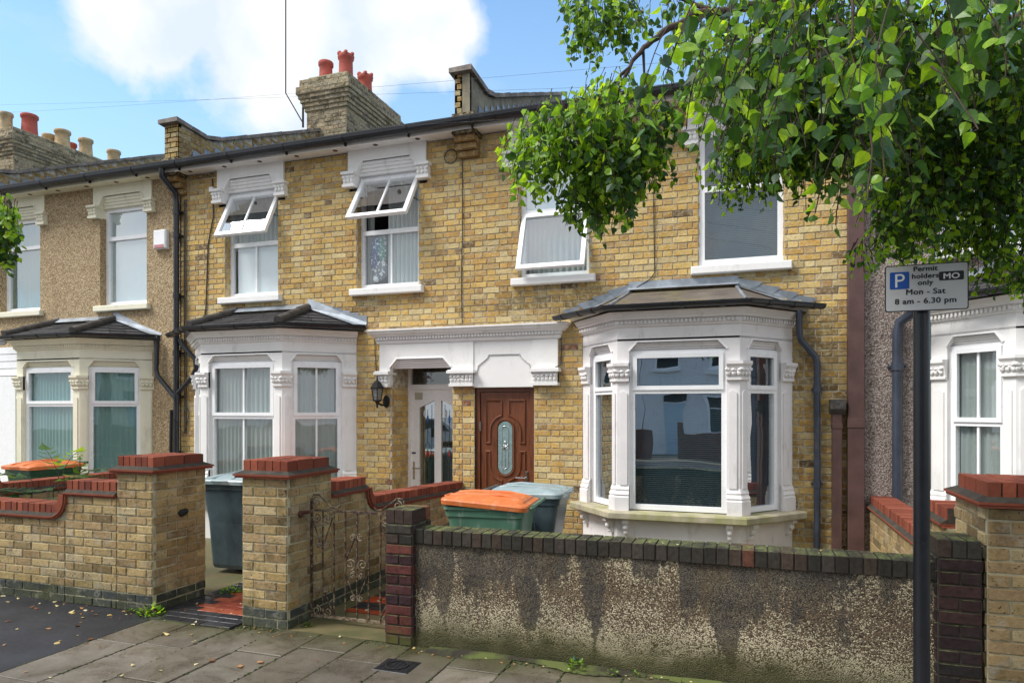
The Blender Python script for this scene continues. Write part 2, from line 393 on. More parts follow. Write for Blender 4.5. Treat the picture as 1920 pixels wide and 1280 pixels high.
def grid_wall(mb,fr,u0,u1,v0,v1,ops,n=0,col=None):
    us=sorted(set([u0,u1]+[x for o in ops for x in o[:2] if u0<x<u1])); vs=sorted(set([v0,v1]+[x for o in ops for x in o[2:] if v0<x<v1]))
    for i in range(len(us)-1):
        for j in range(len(vs)-1):
            cu=(us[i]+us[i+1])/2; cv=(vs[j]+vs[j+1])/2
            if any(o[0]<cu<o[1] and o[2]<cv<o[3] for o in ops): continue
            mb.face([fr.p(us[i],vs[j],n),fr.p(us[i+1],vs[j],n),fr.p(us[i+1],vs[j+1],n),fr.p(us[i],vs[j+1],n)],col)
# ------------------------------------------------------------------ windows
def win_frame(mb,fr,u0,u1,v0,v1,n,w_=.055,d=.06):
    mb.box(fr,u0,u0+w_,v0,v1,n-d,n); mb.box(fr,u1-w_,u1,v0,v1,n-d,n)
    mb.box(fr,u0+w_,u1-w_,v0,v0+w_,n-d,n); mb.box(fr,u0+w_,u1-w_,v1-w_,v1,n-d,n)
def pleats(mb,fr,u0,u1,v0,v1,n,amp=.015,per=.07,hem=0):
    k=max(8,int((u1-u0)/per*6)); prev=None
    ph=rnd.uniform(0,6)
    for i in range(k+1):
        u=u0+(u1-u0)*i/k; a=amp*math.sin(u/per*6.28+ph+1.3*math.sin(u*9+ph))
        cur=[fr.p(u,v0,n+a*1.2),fr.p(u,v1,n+a*.7)]
        if prev: mb.face([prev[0],cur[0],cur[1],prev[1]],None,True)
        prev=cur
def curtain(fr,u0,u1,v0,v1,n,mat,parent,name='curtain',amp=.015,per=.07):
    mb=MB(); pleats(mb,fr,u0,u1,v0,v1,n,amp,per); return mb.build(name,M[mat],parent)
def slat_blind(fr,u0,u1,v0,v1,n,mat,parent):
    mb=MB(); v=v0+.01
    while v<v1:
        mb.mesh([fr.p(u0,v,n),fr.p(u1,v,n),fr.p(u1,v+.017,n-.014),fr.p(u0,v+.017,n-.014)],[(0,1,2,3)]); v+=.022
    for u in (u0+.1,u1-.1): mb.box(fr,u-.001,u+.001,v0,v1,n+.001,n+.002)
    return mb.build('slat_blind',M[mat],parent)
def pane(fr,u0,u1,v0,v1,n,parent,mat='glass'):
    mb=MB(); mb.face([fr.p(u0,v0,n),fr.p(u1,v0,n),fr.p(u1,v1,n),fr.p(u0,v1,n)]); return mb.build('pane',M[mat],parent)
def glazed(fr,u0,u1,v0,v1,n,parent,transom=None,bars=0,sash=None,name='window',mat='glass',fw=.055,opener=None):
    """white window frame with panes; sash=('top'|'bottom',angle) is an awning sash standing open"""
    mb=MB(); win_frame(mb,fr,u0,u1,v0,v1,n,fw)
    cells=[(v0+fw,v1-fw)]
    if transom: mb.box(fr,u0+fw,u1-fw,transom-.03,transom+.03,n-.06,n+.002); cells=[(v0+fw,transom-.03),(transom+.03,v1-fw)]
    wobj=mb.build(name,M['upvc'],parent)
    for ci,(a,b) in enumerate(cells):
        is_open = sash and ((sash[0]=='top' and ci==1) or (sash[0]=='bottom' and ci==0))
        sm=MB()
        if is_open:
            H=b-a+.05; ang=R(sash[1])
            o=fr.p(u0+fw*.4,b+.02,n+.02); f2=F(o,fr.u,fr.n*math.cos(ang)+fr.v*math.sin(ang),fr.v*math.cos(ang)-fr.n*math.sin(ang))
            # hinge at top: v runs from 0 (top) down to -H
            f2=F(o,fr.u,(fr.n*math.cos(ang)+fr.v*math.sin(ang)),(fr.v*math.cos(ang)-fr.n*math.sin(ang)))
            Wd=u1-u0-fw*.8
            win_frame(sm,f2,0,Wd,-H,0,0,.055,.05)
            if bars: 
                for q in range(bars): uu=Wd*(q+1)/(bars+1); sm.box(f2,uu-.012,uu+.012,-H+.055,-.055,-.03,-.012)
            so=sm.build('opening_sash',M['upvc'],parent)
            so['label']='hinged sash standing open'
            pn=MB(); pn.face([f2.p(.05,-H+.05,-.026),f2.p(Wd-.05,-H+.05,-.026),f2.p(Wd-.05,-.05,-.026),f2.p(.05,-.05,-.026)]); pn.build('pane',M['glasssash'] if sash[0]=='top' else M['glassbright'],wobj if parent.parent is None else parent)
            st=MB()
            for e in (.02,Wd-.02): st.tube([f2.p(e,-H*.55,-.05),fr.p(u0+fw*.4+e,(a+b)/2,n-.01)],.006,6)
            st.build('stay_arm',M['dark'],parent)
            continue
        if opener and ci in opener:
            win_frame(sm,fr,u0+fw-.02,u1-fw+.02,a-.02,b+.02,n+.018,.045,.03); 
        if bars:
            for q in range(bars): uu=u0+(u1-u0)*(q+1)/(bars+1); sm.box(fr,uu-.012,uu+.012,a,b,n-.03,n-.012)
        if sm.V: sm.build('sash_bar' if not(opener and ci in opener) else 'sash_frame',M['upvc'],wobj if parent.parent is None else parent)
        pane(fr,u0+fw-.005,u1-fw+.005,a-.005,b+.005,n-.035,wobj if parent.parent is None else parent,mat)
    return wobj
def shoulder(mb,fr,a,b,vh,rise,ins,n,depth=.09,band=.02):
    """recessed stepped head above an opening a..b: trapezoid rise"""
    st=4
    for k in range(st):
        f0=k/st; f1=(k+1)/st
        e0=ins*f0; 
        mb.box(fr,a+e0*.7,b-e0*.7,vh+rise*f0,vh+rise*f1+.004,n-.16,n-depth*(1-f0)*.85)
    # corner fillets, flush with panel
    mb.prism(fr,[(a,vh),(a+ins*.95,vh+rise),(a,vh+rise)],n-.16,n)
    mb.prism(fr,[(b,vh),(b,vh+rise),(b-ins*.95,vh+rise)],n-.16,n)
    f=lambda p,q,h: fr.p(p,q,h)
    mb.sweep([(a-.0,vh),(a+ins,vh+rise),(b-ins,vh+rise),(b+.0,vh)],[(-.018,n-.02),(.0,n-.02),(.0,n+.016),(-.018,n+.010)],fr=f)
def panel_with_head(mb,fr,u0,u1,a,b,vlow,vh,rise,ins,vtop,n,thick=.14):
    mb.box(fr,u0,a,vlow,vtop,n-thick,n); mb.box(fr,b,u1,vlow,vtop,n-thick,n)
    mb.box(fr,a,b,vh+rise,vtop,n-thick,n)
    shoulder(mb,fr,a,b,vh,rise,ins,n)
def carve(mb,fr,u0,u1,v0,v1,n):
    """carved leaf capital: small lobes and volutes"""
    wd=u1-u0; h=v1-v0; k=max(3,int(wd/.05))
    for i in range(k):
        u=u0+wd*(i+.5)/k; d=abs(i+.5-k/2)/(k/2)
        s=1 if u>(u0+u1)/2 else -1
        mb.blob(fr.p(u,v0+h*.38,n+.004),wd/k*.55,.016,h*.3,fr=fr,seg=6,rg=4)
        mb.blob(fr.p(u+s*.006,v0+h*.68,n+.012),wd/k*.5,.018,h*.16,fr=fr,seg=6,rg=4)
    for s in (-1,1):
        c=fr.p((u0+u1)/2+s*wd*.44,v0+h*.74,n+.014); mb.blob(c,.02,.018,.02,fr=fr,seg=7,rg=4)
    for _ in range(k*3):
        mb.blob(fr.p(rnd.uniform(u0+.01,u1-.01),rnd.uniform(v0+.03,v1-.03),n+.008),rnd.uniform(.006,.013),.014,rnd.uniform(.008,.02),fr=fr,seg=5,rg=3)
# ------------------------------------------------------------------ setting
FY=8.1; TOPZ=5.27; WY=4.55
def setting(mb,name,mat): o=mb.build(name,mat); o['kind']='structure'; return o
g=MB(); g.face([(-60,-60,-.03),(60,-60,-.03),(60,60,-.03),(-60,60,-.03)])
setting(g,'ground',M['conc'])
m=MT('wet_asphalt',rough=.4,spec=.5)
n1=m.noise(300,3); n2=m.noise(3,4); m.col(m.mix(m.rf(n1,.45,.7),(.018,.019,.024),(.055,.055,.06))); m.rgh(m.ramp(n2,[(.3,(.28,.28,.28)),(.7,(.55,.55,.55))])); m.bump(n1,.5,.006); M['asphalt']=m.m
g=MB(); g.wbox(-40,-4.71,1.6,WY+.02,-.02,.002); setting(g,'asphalt_pavement',M['asphalt'])
g=MB(); g.face([(-40,-9,-.12+.1),(40,-9,-.02),(40,1.45,-.02),(-40,1.45,-.02)]); setting(g,'road',M['asphalt'])
# paving slabs
m=MT('paving_slab',rough=.55,spec=.4); a=m.attr(); n1=m.noise(5,5,.6); n2=m.noise(160,3); n3=m.noise(1.4,5,.65)
gz=m.geoz()
c=m.mix(m.math('MULTIPLY',m.rf(n1,.35,.7),.55),a,m.mix(1.0,a,(.5,.47,.4),'MULTIPLY'))
wf=m.math('ADD',m.math('MULTIPLY',m.math('SUBTRACT',gz['Y'],4.15),2.3),m.math('MULTIPLY',m.math('SUBTRACT',n3,.5),2.6))
c=m.mix(m.math('MULTIPLY',m.rf(wf,.0,.9),.75),c,(.075,.078,.03))
c=m.mix(m.math('MULTIPLY',m.rf(m.noise(9,5,.7),.6,.7),.35),c,(.06,.065,.02))
gm=m.N('ShaderNodeTexVoronoi'); gm.inputs['Scale'].default_value=3.1; m.L(m.co,gm.inputs['Vector']); c=m.mix(m.math('MULTIPLY',m.rf(gm.outputs['Distance'],.10,.075) if False else m.math('LESS_THAN',gm.outputs['Distance'],.06),.45),c,(.05,.045,.04))
c=m.mix(m.math('MULTIPLY',m.rf(m.noise(70,5,.8),.48,.62),.38),c,m.mix(1.0,c,(.35,.33,.3),'MULTIPLY'))
c=m.mix(m.math('MULTIPLY',m.rf(m.noise(2.3,6,.75,None,.5),.47,.60),.5),c,m.mix(1.0,c,(.42,.38,.32),'MULTIPLY'))
m.col(c); m.rgh(m.ramp(m.noise(2.3,6,.75,None,.5),[(.35,(.55,.55,.55)),(.6,(.22,.22,.22))])); m.bump(m.math('ADD',n2,n1),.6,.005); M['slab']=m.m
g=MB(); base=MB()
base.face([(-4.71,1.5,-.012),(40,1.5,-.012),(40,WY+.3,-.012),(-4.71,WY+.3,-.012)])
x=-4.71; k=0
while x<7:
    wd=.395; y=1.5-(k%2)*.3-.1*(k%3)
    while y<WY:
        ln=rnd.choice([.6,.6,.75,.9]); y0=max(y,1.5); y1=min(y+ln,WY+.01)
        if y1-y0>.05:
            cc=lin(*rnd.choice([(152,142,126),(144,134,120),(158,148,134)]),.68*rnd.uniform(.72,1.1)); z=rnd.uniform(-.005,.004); 
            fr=F((0,0,0),(1,0,0),(0,0,1),(0,1,0))
            g.box(fr,x+.004,x+wd-.004,y0+.004,y1-.004,-.03,z,cc,bev=.004,jit=.001)
        y+=ln
    x+=wd; k+=1
setting(g,'paving_slabs',M['slab'])
m=MT('soil_moss_joint',rough=.95); m.col(m.mix(m.rf(m.noise(3,5),.45,.6),(.03,.025,.015),(.10,.12,.03))); M['soil']=m.m
setting(base,'pavement_bed',M['soil'])
g=MB(); g.box(F((0,0,0),(1,0,0),(0,0,1),(0,1,0)),-40,40,1.42,1.56,-.15,.0,None); setting(g,'kerb',M['conc'])
# soil and grit against the rendered wall
g=MB(); random.seed(3)
for i in range(46):
    u0=-2.2+i*.075
    a=.05+.05*math.sin(i*.5)+rnd.uniform(0,.03); b=.05+.05*math.sin((i+1)*.5)+rnd.uniform(0,.03)
    g.face([(u0,WY-.02-a,.004),(u0+.075,WY-.02-b,.004),(u0+.075,WY+.02,.02),(u0,WY+.02,.02)])
setting(g,'soil_strip',M['soil'])
# front gardens
g=MB(); g.face([(-20,WY,.004),(20,WY,.004),(20,FY+.3,.004),(-20,FY+.3,.004)]); 
m=MT('garden_concrete',rough=.75); n1=m.noise(2.2,6,.6); m.col(m.mix(m.rf(n1,.4,.62),(.10,.10,.045),(.17,.13,.06))); m.rgh(m.ramp(n1,[(.3,(.35,.35,.35)),(.7,(.8,.8,.8))])); m.bump(m.noise(90,4),.4,.004); M['gconc']=m.m
setting(g,'garden_floor',M['gconc'])
def tiles(x0,x1,y0,y1,name,colf,tw=.21,th=.1,z=.012):
    mb=MB(); fr=F((0,0,0),(1,0,0),(0,0,1),(0,1,0)); y=y0; r=0
    while y<y1-.02:
        yy=min(y+th,y1); x=x0-(tw/2 if r%2 else 0)
        while x<x1:
            a=max(x,x0); b=min(x+tw,x1)
            if b-a>.02: mb.box(fr,a+.003,b-.003,y+.003,yy-.003,-.01,z+rnd.uniform(0,.002),colf(a,y,r),bev=.002,jit=.0006)
            x+=tw
        y=yy; r+=1
    return setting(mb,name,M['tile'])
m=MT('quarry_tile',rough=.4); a=m.attr(); n1=m.noise(6,5); m.col(m.mix(m.math('MULTIPLY',m.rf(n1,.4,.7),.5),a,m.mix(1.0,a,(.45,.4,.35),'MULTIPLY'))); m.rgh(m.ramp(n1,[(.3,(.22,.22,.22)),(.7,(.6,.6,.6))])); m.bump(m.noise(120,3),.2,.002); M['tile']=m.m
def tcolB(x,y,r):
    if r<3 or x<-4.72: k=rnd.uniform(.7,1.2); return (.03*k,.03*k,.034*k)
    k=rnd.uniform(.7,1.1); c=rnd.choice([lin(178,88,58),lin(160,74,52)]); return tuple(q*k for q in c)
q=MB(); q.box(F((0,0,0),(1,0,0),(0,0,1),(0,1,0)),-4.83,-3.9,WY-.14,FY,-.01,.0085); setting(q,'path_bed',M['soil'])
tiles(-4.83,-3.9,WY-.14,FY,'tiled_path',tcolB,z=.014)
def tcolC(x,y,r):
    k=rnd.uniform(.7,1.1)
    if r%4 in (1,2): return (.03*k,.03*k,.034*k)
    c=lin(190,78,42); return tuple(q*k for q in c)
tiles(-3.3,-2.35,5.12,FY,'tiled_path',tcolC)
# ------------------------------------------------------------------ houses
FAC=F((0,FY,0))                        # facade plane, u = world X, n towards the street
RP=.44                                 # roof rise per metre
def roofz(y): return 5.33+(y-7.8)*RP
def house(x0,x1,label,skin,paint,ups,bay,door_ops,roofcol,soffit_vents=True,drop_bay=False):
    """ups: upper openings (u0,u1); bay: (wall left, fold left, fold right, wall right)"""
    h=thing('terraced_house',((x0+x1)/2,FY,0),label,'house','houses of the terrace')
    ops=[(a,b,3.38,5.2) for a,b in ups]
    if bay: ops.append((bay[0],bay[3],.1,2.9))
    for d in door_ops: ops.append(d)
    mo=MB()
    if skin=='brick':
        mb=MB()
        up2=[(a-.0,b+.0,3.38,4.95) for a,b in ups]+[(a-.12,b+.12,4.78,5.3) for a,b in ups]+ops[len(ups):]
        bricks(mb,mo,FAC,x0,x1,0,TOPZ-.02,dirtcol,'flemish',[(a,b,c,d) for a,b,c,d in up2],ph=rnd.uniform(0,.2))
        for a,b in ups:                # brick reveals
            bricks(mb,mo,F((a,FY,0),(0,1,0),(1,0,0)),0,.13,3.38,4.8,dirtcol,'header',jit=.001)
            bricks(mb,mo,F((b,FY+.13,0),(0,-1,0),(-1,0,0)),0,.13,3.38,4.8,dirtcol,'header',jit=.001)
        wall=mo.build('wall',M['mortar'],h)
        mb.build('brickwork',M['brick'],wall)
    else:
        grid_wall(mo,FAC,x0,x1,0,TOPZ,ops,.02)
        for a,b in ups:
            mo.box(FAC,a-.02,a,3.38,4.779,-.13,.018); mo.box(FAC,b,b+.02,3.38,4.779,-.13,.018)
        wall=mo.build('wall',M[skin],h)
    # rooms behind the openings
    rm=MB(); cx0,cx1=x0+.12,x1-.12; mid=(x0+x1)/2+(.0)
    ty=FY+.25
    grid_wall(rm,F((0,ty-.02,0)),cx0,cx1,0.02,5.2,[(a,b,3.38,5.2) for a,b in ups]+([(bay[0],bay[3],.1,2.75)] if bay else [])+list(door_ops))
    rm.wbox(cx0,cx1,ty,ty+3.6,2.88,3.0); rm.wbox(cx0,cx1,ty,ty+3.6,5.2,5.24); rm.wbox(cx0,cx1,ty+3.6,ty+3.7,0,5.24)
    rm.wbox(cx0-.1,cx0,FY+.1,ty+3.7,0,5.24); rm.wbox(cx1,cx1+.1,FY+.1,ty+3.7,0,5.24); rm.wbox(cx0,cx1,ty,ty+3.6,-.01,.03); rm.wbox((x0+x1)/2-.05,(x0+x1)/2+.05,ty,ty+3.6,3.0,5.2)
    rm.build('interior_room',M['room'],h)
    # upper windows surround
    for a,b in ups:
        lp=MB(); sl=MB()
        panel_with_head(lp,FAC,a-.12,b+.12,a,b,4.78,4.93,.17,.11,TOPZ+.02,.045)
        for s in (a,b):
            e0,e1=(s-.19,s+.012) if s==a else (s-.012,s+.19)
            lp.box(FAC,e0,e1,4.93,4.965,-.02,.12); lp.box(FAC,e0+.02,e1-.02,4.8,4.93,-.02,.085); lp.box(FAC,e0+.01,e1-.01,4.765,4.8,-.02,.10)
            carve(lp,FAC,e0+.02,e1-.02,4.8,4.93,.085)
        sl.box(FAC,a-.08,b+.08,3.29,3.38,-.13,.09,bev=.01)
        lp.build('window_head',M[paint],h); sl.build('window_sill',M[paint],h)
    # roof slab with party wall height, soffit, fascia, gutter
    ro=MB(); yr=12.3
    for k in range(11):
        ya=7.78+(yr-7.78)*k/11; yb=7.78+(yr-7.78)*(k+1)/11
        ro.mesh([Vector((x0,ya,roofz(ya)+.02)),Vector((x1,ya,roofz(ya)+.02)),Vector((x1,yb+.03,roofz(yb)-.01)),Vector((x0,yb+.03,roofz(yb)-.01)),Vector((x0,ya,roofz(ya)-.02)),Vector((x1,ya,roofz(ya)-.02))],[(0,1,2,3),(0,4,5,1)],(.05,.05,.055))
    ro.mesh([Vector((x0,yr,roofz(yr))),Vector((x1,yr,roofz(yr))),Vector((x1,17,roofz(yr)-2)),Vector((x0,17,roofz(yr)-2))],[(0,1,2,3)],(.05,.05,.055))
    ro.build('roof',M['slate'],h)
    so=MB(); so.wbox(x0,x1,7.85,FY+.02,5.26,5.285); so.wbox(x0,x1,7.83,7.86,5.235,5.33); so.build('soffit_board',M['white' if paint!='cream' else 'cream'],h)
    if soffit_vents:
        x=x0+.3
        while x<x1-.2:
            v=MB(); v.lathe((x,7.97,5.254),[(.0,0),(.03,0),(.034,.004),(.034,.008)],12); x+=.62
            v.build('soffit_vent',M['brown'],h)
    gu=MB(); prof=[]
    for k in range(9):
        a=math.pi+math.pi*k/8; prof.append((.072*math.cos(a),.072*math.sin(a)))
    for k in range(8,-1,-1):
        a=math.pi+math.pi*k/8; prof.append((.066*math.cos(a),.066*math.sin(a)))
    gu.sweep([(x0,7.76),(x1,7.76)],[(p,5.325+q) for p,q in prof],sm=False)
    gu.wbox(x0,x1,7.70,7.84,5.335,5.352)
    x=x0+.25
    while x<x1:
        gu.sweep([(x-.03,7.76),(x+.03,7.76)],[(p*1.1,5.325+q*1.1) for p,q in prof]); gu.wbox(x-.01,x+.01,7.80,7.83,5.23,5.33); x+=.93
    gu.build('gutter',M['black'],h)
    return h,wall
STAIN=[]                                 # (x0,x1,z0,z1,strength): soot and damp where water runs
def dirtcol(x,z):
    c=facade_col()(x,z)
    k=1.0
    for a,b,zz0,zz1,s in STAIN:
        if a<x<b and zz0<z<zz1:
            k*=1-s*rnd.uniform(.3,1)
    return tuple(q*k for q in c)
STAIN+=[(-7.3,-6.2,3.06,3.29,.3),(-5.1,-4.0,3.06,3.29,.3),(-8.1,-7.85,.3,5.0,.25),(.85,1.1,.2,1.9,.45),(-6.0,-4.9,2.85,3.1,.35),(-2.9,-1.7,3.0,3.3,.55),(-3.6,-2.0,2.85,3.15,.4),(.45,1.1,0,2.8,.45),(.5,.85,1.9,2.85,.45),(-1.9,-1.5,2.8,3.2,.4),(-8.1,-7.6,4.9,5.3,.4),(-8.1,-3.4,5.12,5.3,.35),(-3.7,-3.1,4.9,5.3,.5),(-3.5,1.1,5.15,5.3,.3),(-8.1,1.1,.0,.75,.35),(-5.2,-4.7,2.95,3.3,.3),(-5.05,-3.2,.3,.7,.35),(-.6,.5,3.1,3.3,.35)]
PB=.65
def bay_window(h,wl,fl,fr_,wr,paint,roofkind,curt,open_side=None,gutmat='black',winname='window_frame',mull=(0,0,0),glass='glass',bracket=True,trans=1.955,drop=None):
    ya=FY-PB
    P=[(wl,FY),(fl,ya),(fr_,ya),(wr,FY)]
    b=MB(); mat=M[paint]
    # plinth wall, sill course
    b.sweep(P,[(-.12,0),(0,0),(0,.58),(-.12,.58)])
    if open_side!='none': pass
    # entablature: frieze, bed mould, cornice
    b.sweep(P,[(-.10,2.50),(0,2.50),(0,2.655),(-.10,2.655)])
    b.sweep(P,[(0,2.648),(.018,2.65),(.022,2.665),(.022,2.675),(.0,2.675)])
    b.sweep(P,[(-.1,2.655),(.03,2.67),(.03,2.725),(-.1,2.725)])
    b.sweep(P,[(-.1,2.722),(.065,2.722),(.075,2.745),(.085,2.75),(.11,2.785),(.125,2.80),(-.1,2.80)])
    # faces
    frs=[]
    for i in range(3):
        A=Vector((*P[i],0)); B=Vector((*P[i+1],0)); d=(B-A); Ln=d.length; d.normalize(); n=Vector((d.y,-d.x,0))
        frs.append((F(A,d,n),Ln))
    wins=[]
    for i,(f,Ln) in enumerate(frs):
        if i==0: a,c=.19,Ln-.115
        elif i==1: a,c=.13,Ln-.13
        else: a,c=.115,Ln-.19
        panel_with_head(b,f,0,Ln,a,c,2.25,2.385,.095,.09 if i==1 else .07,2.52,0,.1)
        for (s,e,full) in ((0,a,i==0),(c,Ln,i==2)):
            b.box(f,s,e,.64,2.26,-.13,0)
            # chamfered shaft facing
            m0,m1=(s+.03,e-.02) if s==0 else (s+.02,e-.03)
            if full: m0,m1=(s+.045,e-.03) if s==0 else (s+.03,e-.045)
            b.prism(f,[(m0,.93),(m1,.93),(m1,1.93),((m0+m1)/2,1.96),(m0,1.93)],0,.014)
        # dentils
        k=int((Ln+.02)/.042)
        for q in range(k): u=.005+q*(Ln/k); b.box(f,u,u+.022,2.678,2.713,.028,.052)
        wins.append((f,a,c))
    # capitals and bases wrap each corner
    def seg(i,a0,a1): f,Ln=frs[i]; p=f.p(a0,0,0); q=f.p(a1,0,0); return (p.x,p.y),(q.x,q.y)
    cols=[[seg(0,.0,.19)[0],seg(0,0,.19)[1]],[seg(0,frs[0][1]-.115,0)[0],P[1],seg(1,0,.13)[1]],[seg(1,frs[1][1]-.13,0)[0],P[2],seg(2,0,.115)[1]],[seg(2,frs[2][1]-.19,0)[0],P[3]]]
    for pth in cols:
        b.sweep(pth,[(-.03,2.05),(.012,2.05),(.03,2.062),(.03,2.085),(.018,2.09),(.022,2.10),(.05,2.20),(.055,2.205),(.07,2.225),(.07,2.258),(-.03,2.258)])
        b.sweep(pth,[(-.03,.63),(.045,.63),(.045,.80),(.03,.815),(.04,.83),(.03,.85),(.018,.865),(.022,.885),(.0,.93),(-.03,.93)])
    for i,(f,Ln) in enumerate(frs):
        rngs=[(.02,.17),(Ln-.125,Ln+.02)] if i==0 else [(-.02,.14),(Ln-.14,Ln+.02)] if i==1 else [(-.02,.125),(Ln-.17,Ln-.02)]
        for s,e in rngs: carve(b,f,s,e,2.09,2.20,.03)
    bay=b.build('bay_window',mat,h)
    s=MB(); Ps=[(wl-.14,FY+.0),(fl,ya),(fr_,ya),(wr+.14,FY+.0)]
    s.sweep([(wl-.03,FY),(fl,ya),(fr_,ya),(wr+.03,FY)],[(-.12,.575),(.14,.575),(.15,.585),(.15,.64),(.135,.655),(-.12,.655)])
    s.build('bay_sill',M['stone'],bay)
    if bracket:
        for i,(f,Ln) in enumerate(frs):
            for u in ((.12,Ln-.1) if i!=1 else (.1,Ln-.1)):
                br=MB()
                br.box(f,u-.035,u+.035,.53,.575,-.0,.11); br.box(f,u-.03,u+.03,.47,.53,0,.075); br.blob(f.p(u,.48,.07),.03,.025,.03,fr=f,seg=8,rg=5)
                br.box(f,u-.027,u+.027,.40,.47,0,.045); br.blob(f.p(u,.42,.04),.027,.022,.025,fr=f,seg=8,rg=5)
                br.build('sill_bracket',mat,bay)
    for i,(f,a,c) in enumerate(wins):
        so=(open_side and i in open_side)
        wf=glazed(f,a,c,.665,2.39,-.045,bay,transom=trans if trans else None,bars=mull[i],name=winname,mat=glass,opener=(1,) if True else None)
        for (kind,mt) in [curt]:
            if kind=='slat': slat_blind(f,a+.03,c-.03,.70,2.36,-.125,mt,bay)
            else: curtain(f,a+.02,c-.02,.68,2.37,-.115,mt,bay,amp=.01)
    # roof
    r=MB(); yt=FY-.02
    E=[(wl-.16,FY),(fl-.06,ya-.16),(fr_+.06,ya-.16),(wr+.16,FY)]; T=[(fl+.05,yt),(fr_-.05,yt)]
    ze=2.865; zt=3.14
    e=[Vector((x,y,ze)) for x,y in E]; t=[Vector((x,y,zt)) for x,y in T]
    def slat_quad(A,B,Cc,D,rows,cw=.2):
        # A,B eave; D,C top. courses of slates
        for k in range(rows):
            f0,f1=k/rows,(k+1)/rows
            l0=A.lerp(D,f0); r0=B.lerp(Cc,f0); l1=A.lerp(D,min(1,f1+.02)); r1=B.lerp(Cc,min(1,f1+.02))
            n=max(1,int((r0-l0).length/cw)); off=(.5 if k%2 else 0)
            cuts=[0]+[min(1,max(0,(q+off)/n)) for q in range(0 if off else 1,n)]+[1]
            for q in range(len(cuts)-1):
                if cuts[q+1]-cuts[q]<.01: continue
                g_=.004/max(.01,(r0-l0).length)
                p=[l0.lerp(r0,cuts[q]+g_),l0.lerp(r0,cuts[q+1]-g_),l1.lerp(r1,cuts[q+1]-g_),l1.lerp(r1,cuts[q]+g_)]
                up=Vector((0,0,.014+rnd.uniform(0,.004))); dn=Vector((0,0,.001))
                cc=rnd.uniform(.035,.075); cl=(cc,cc*.97,cc)
                pp=[p[0]+up,p[1]+up,p[2]+dn,p[3]+dn,p[0],p[1]]
                r.mesh(pp,[(0,1,2,3),(0,4,5,1)],cl)
    if roofkind=='slate':
        slat_quad(e[1],e[2],t[1],t[0],5); slat_quad(e[2],e[3],t[1]+Vector((.02,0,0)),t[1],5); slat_quad(e[0],e[1],t[0],t[0]-Vector((.02,0,0)),5)
    else:
        r.face([e[0],e[1],t[0]]); r.face([e[1],e[2],t[1],t[0]]); r.face([e[2],e[3],t[1]])
    for k in range(3): r.face([e[k],e[k+1],e[k+1]-Vector((0,0,.05)),e[k]-Vector((0,0,.05))],(.04,.04,.04))
    r.face([Vector((x,y,2.80)) for x,y in E],(.3,.3,.3))
    rf=r.build('bay_roof',M['slate' if roofkind=='slate' else 'felt'],bay)
    rg=MB(); lw=MB()
    if roofkind=='slate':
        for A,B in ((e[1],t[0]),(e[2],t[1])):
            rg=MB(); pts=[A.lerp(B,k/6)+Vector((0,0,.035)) for k in range(7)]
            for k in range(3):
                a0=A.lerp(B,k/3-.0)+Vector((0,0,.03+.004*k)); b0=A.lerp(B,(k+1)/3+.01)+Vector((0,0,.03+.004*k)); rg.tube([a0,b0],[.062,.056],10)
            rg.build('hip_ridge_tile',M['ridge'],rf)
        # white lead along the right hand valley against the wall
        lw.mesh([t[1]+Vector((-.02,-.03,.03)),t[1]+Vector((.0,.0,.16)),e[3]+Vector((.02,0,.1)),e[3]+Vector((0,-.03,.02)),e[3]+Vector((-.12,-.13,.03))],[(0,1,2,3),(0,3,4)])
        lw.mesh([t[0]+Vector((-.05,-.1,.01)),t[1]+Vector((.05,-.1,.01)),t[1]+Vector((.05,.01,.09)),t[0]+Vector((-.05,.01,.09))],[(0,1,2,3)])
        lw.mesh([t[0]+Vector((.02,-.03,.03)),t[0]+Vector((.0,.0,.12)),e[0]+Vector((-.02,0,.1)),e[0]+Vector((0,-.03,.02))],[(0,1,2,3)])
    else:
        lw.mesh([t[0]+Vector((-.03,-.1,.008)),t[1]+Vector((.03,-.1,.008)),t[1]+Vector((.03,-.0,.05)),t[0]+Vector((-.03,-.0,.05)),t[1]+Vector((.03,.005,.12)),t[0]+Vector((-.03,.005,.12))],[(0,1,2,3),(3,2,4,5)])
        for A,B,sx in ((e[3],t[1],1),(e[0],t[0],-1)):
            lw.mesh([A+Vector((0,-.02,.012)),B+Vector((0,-.02,.012)),B+Vector((-.0,-.12,-.01)),A+Vector((-.12*sx,-.14,.012))],[(0,1,2,3)])
            dd=B-A
            for k in range(4):                     # stepped soakers tucked into the joints
                p=A+dd*(k/4)+Vector((0,-.005,.02)); q=A+dd*((k+1)/4)+Vector((0,-.005,.02)); top=Vector((0,0,.075))
                lw.mesh([p,q,q+top*.9+Vector((0,-.003,0)),p+top+Vector((.10*sx,-.02,0))],[(0,1,2,3)])
        for P0 in ((e[1],t[0]),(e[2],t[1])): lw.tube([P0[0]+Vector((0,0,.008)),P0[1]+Vector((0,0,.008))],.018,6)
    # stepped upstand flashing
    for k in range(7 if roofkind=='slate' else 0):
        A=t[1].lerp(e[3],k/7); B=t[1].lerp(e[3],(k+1)/7); z=A.z+.13-.0*k
        lw.mesh([Vector((A.x,FY-.012,A.z)),Vector((B.x+.01,FY-.012,B.z)),Vector((B.x+.01,FY-.016,z-.01)),Vector((A.x,FY-.016,z))],[(0,1,2,3)])
    lw.build('roof_flashing',M['lead'],rf)
    # gutter along the eaves
    gu=MB(); Gp=[(wl-.16,FY-.06),(fl-.03,ya-.0),(fr_+.03,ya-.0),(wr+.16,FY-.06)]
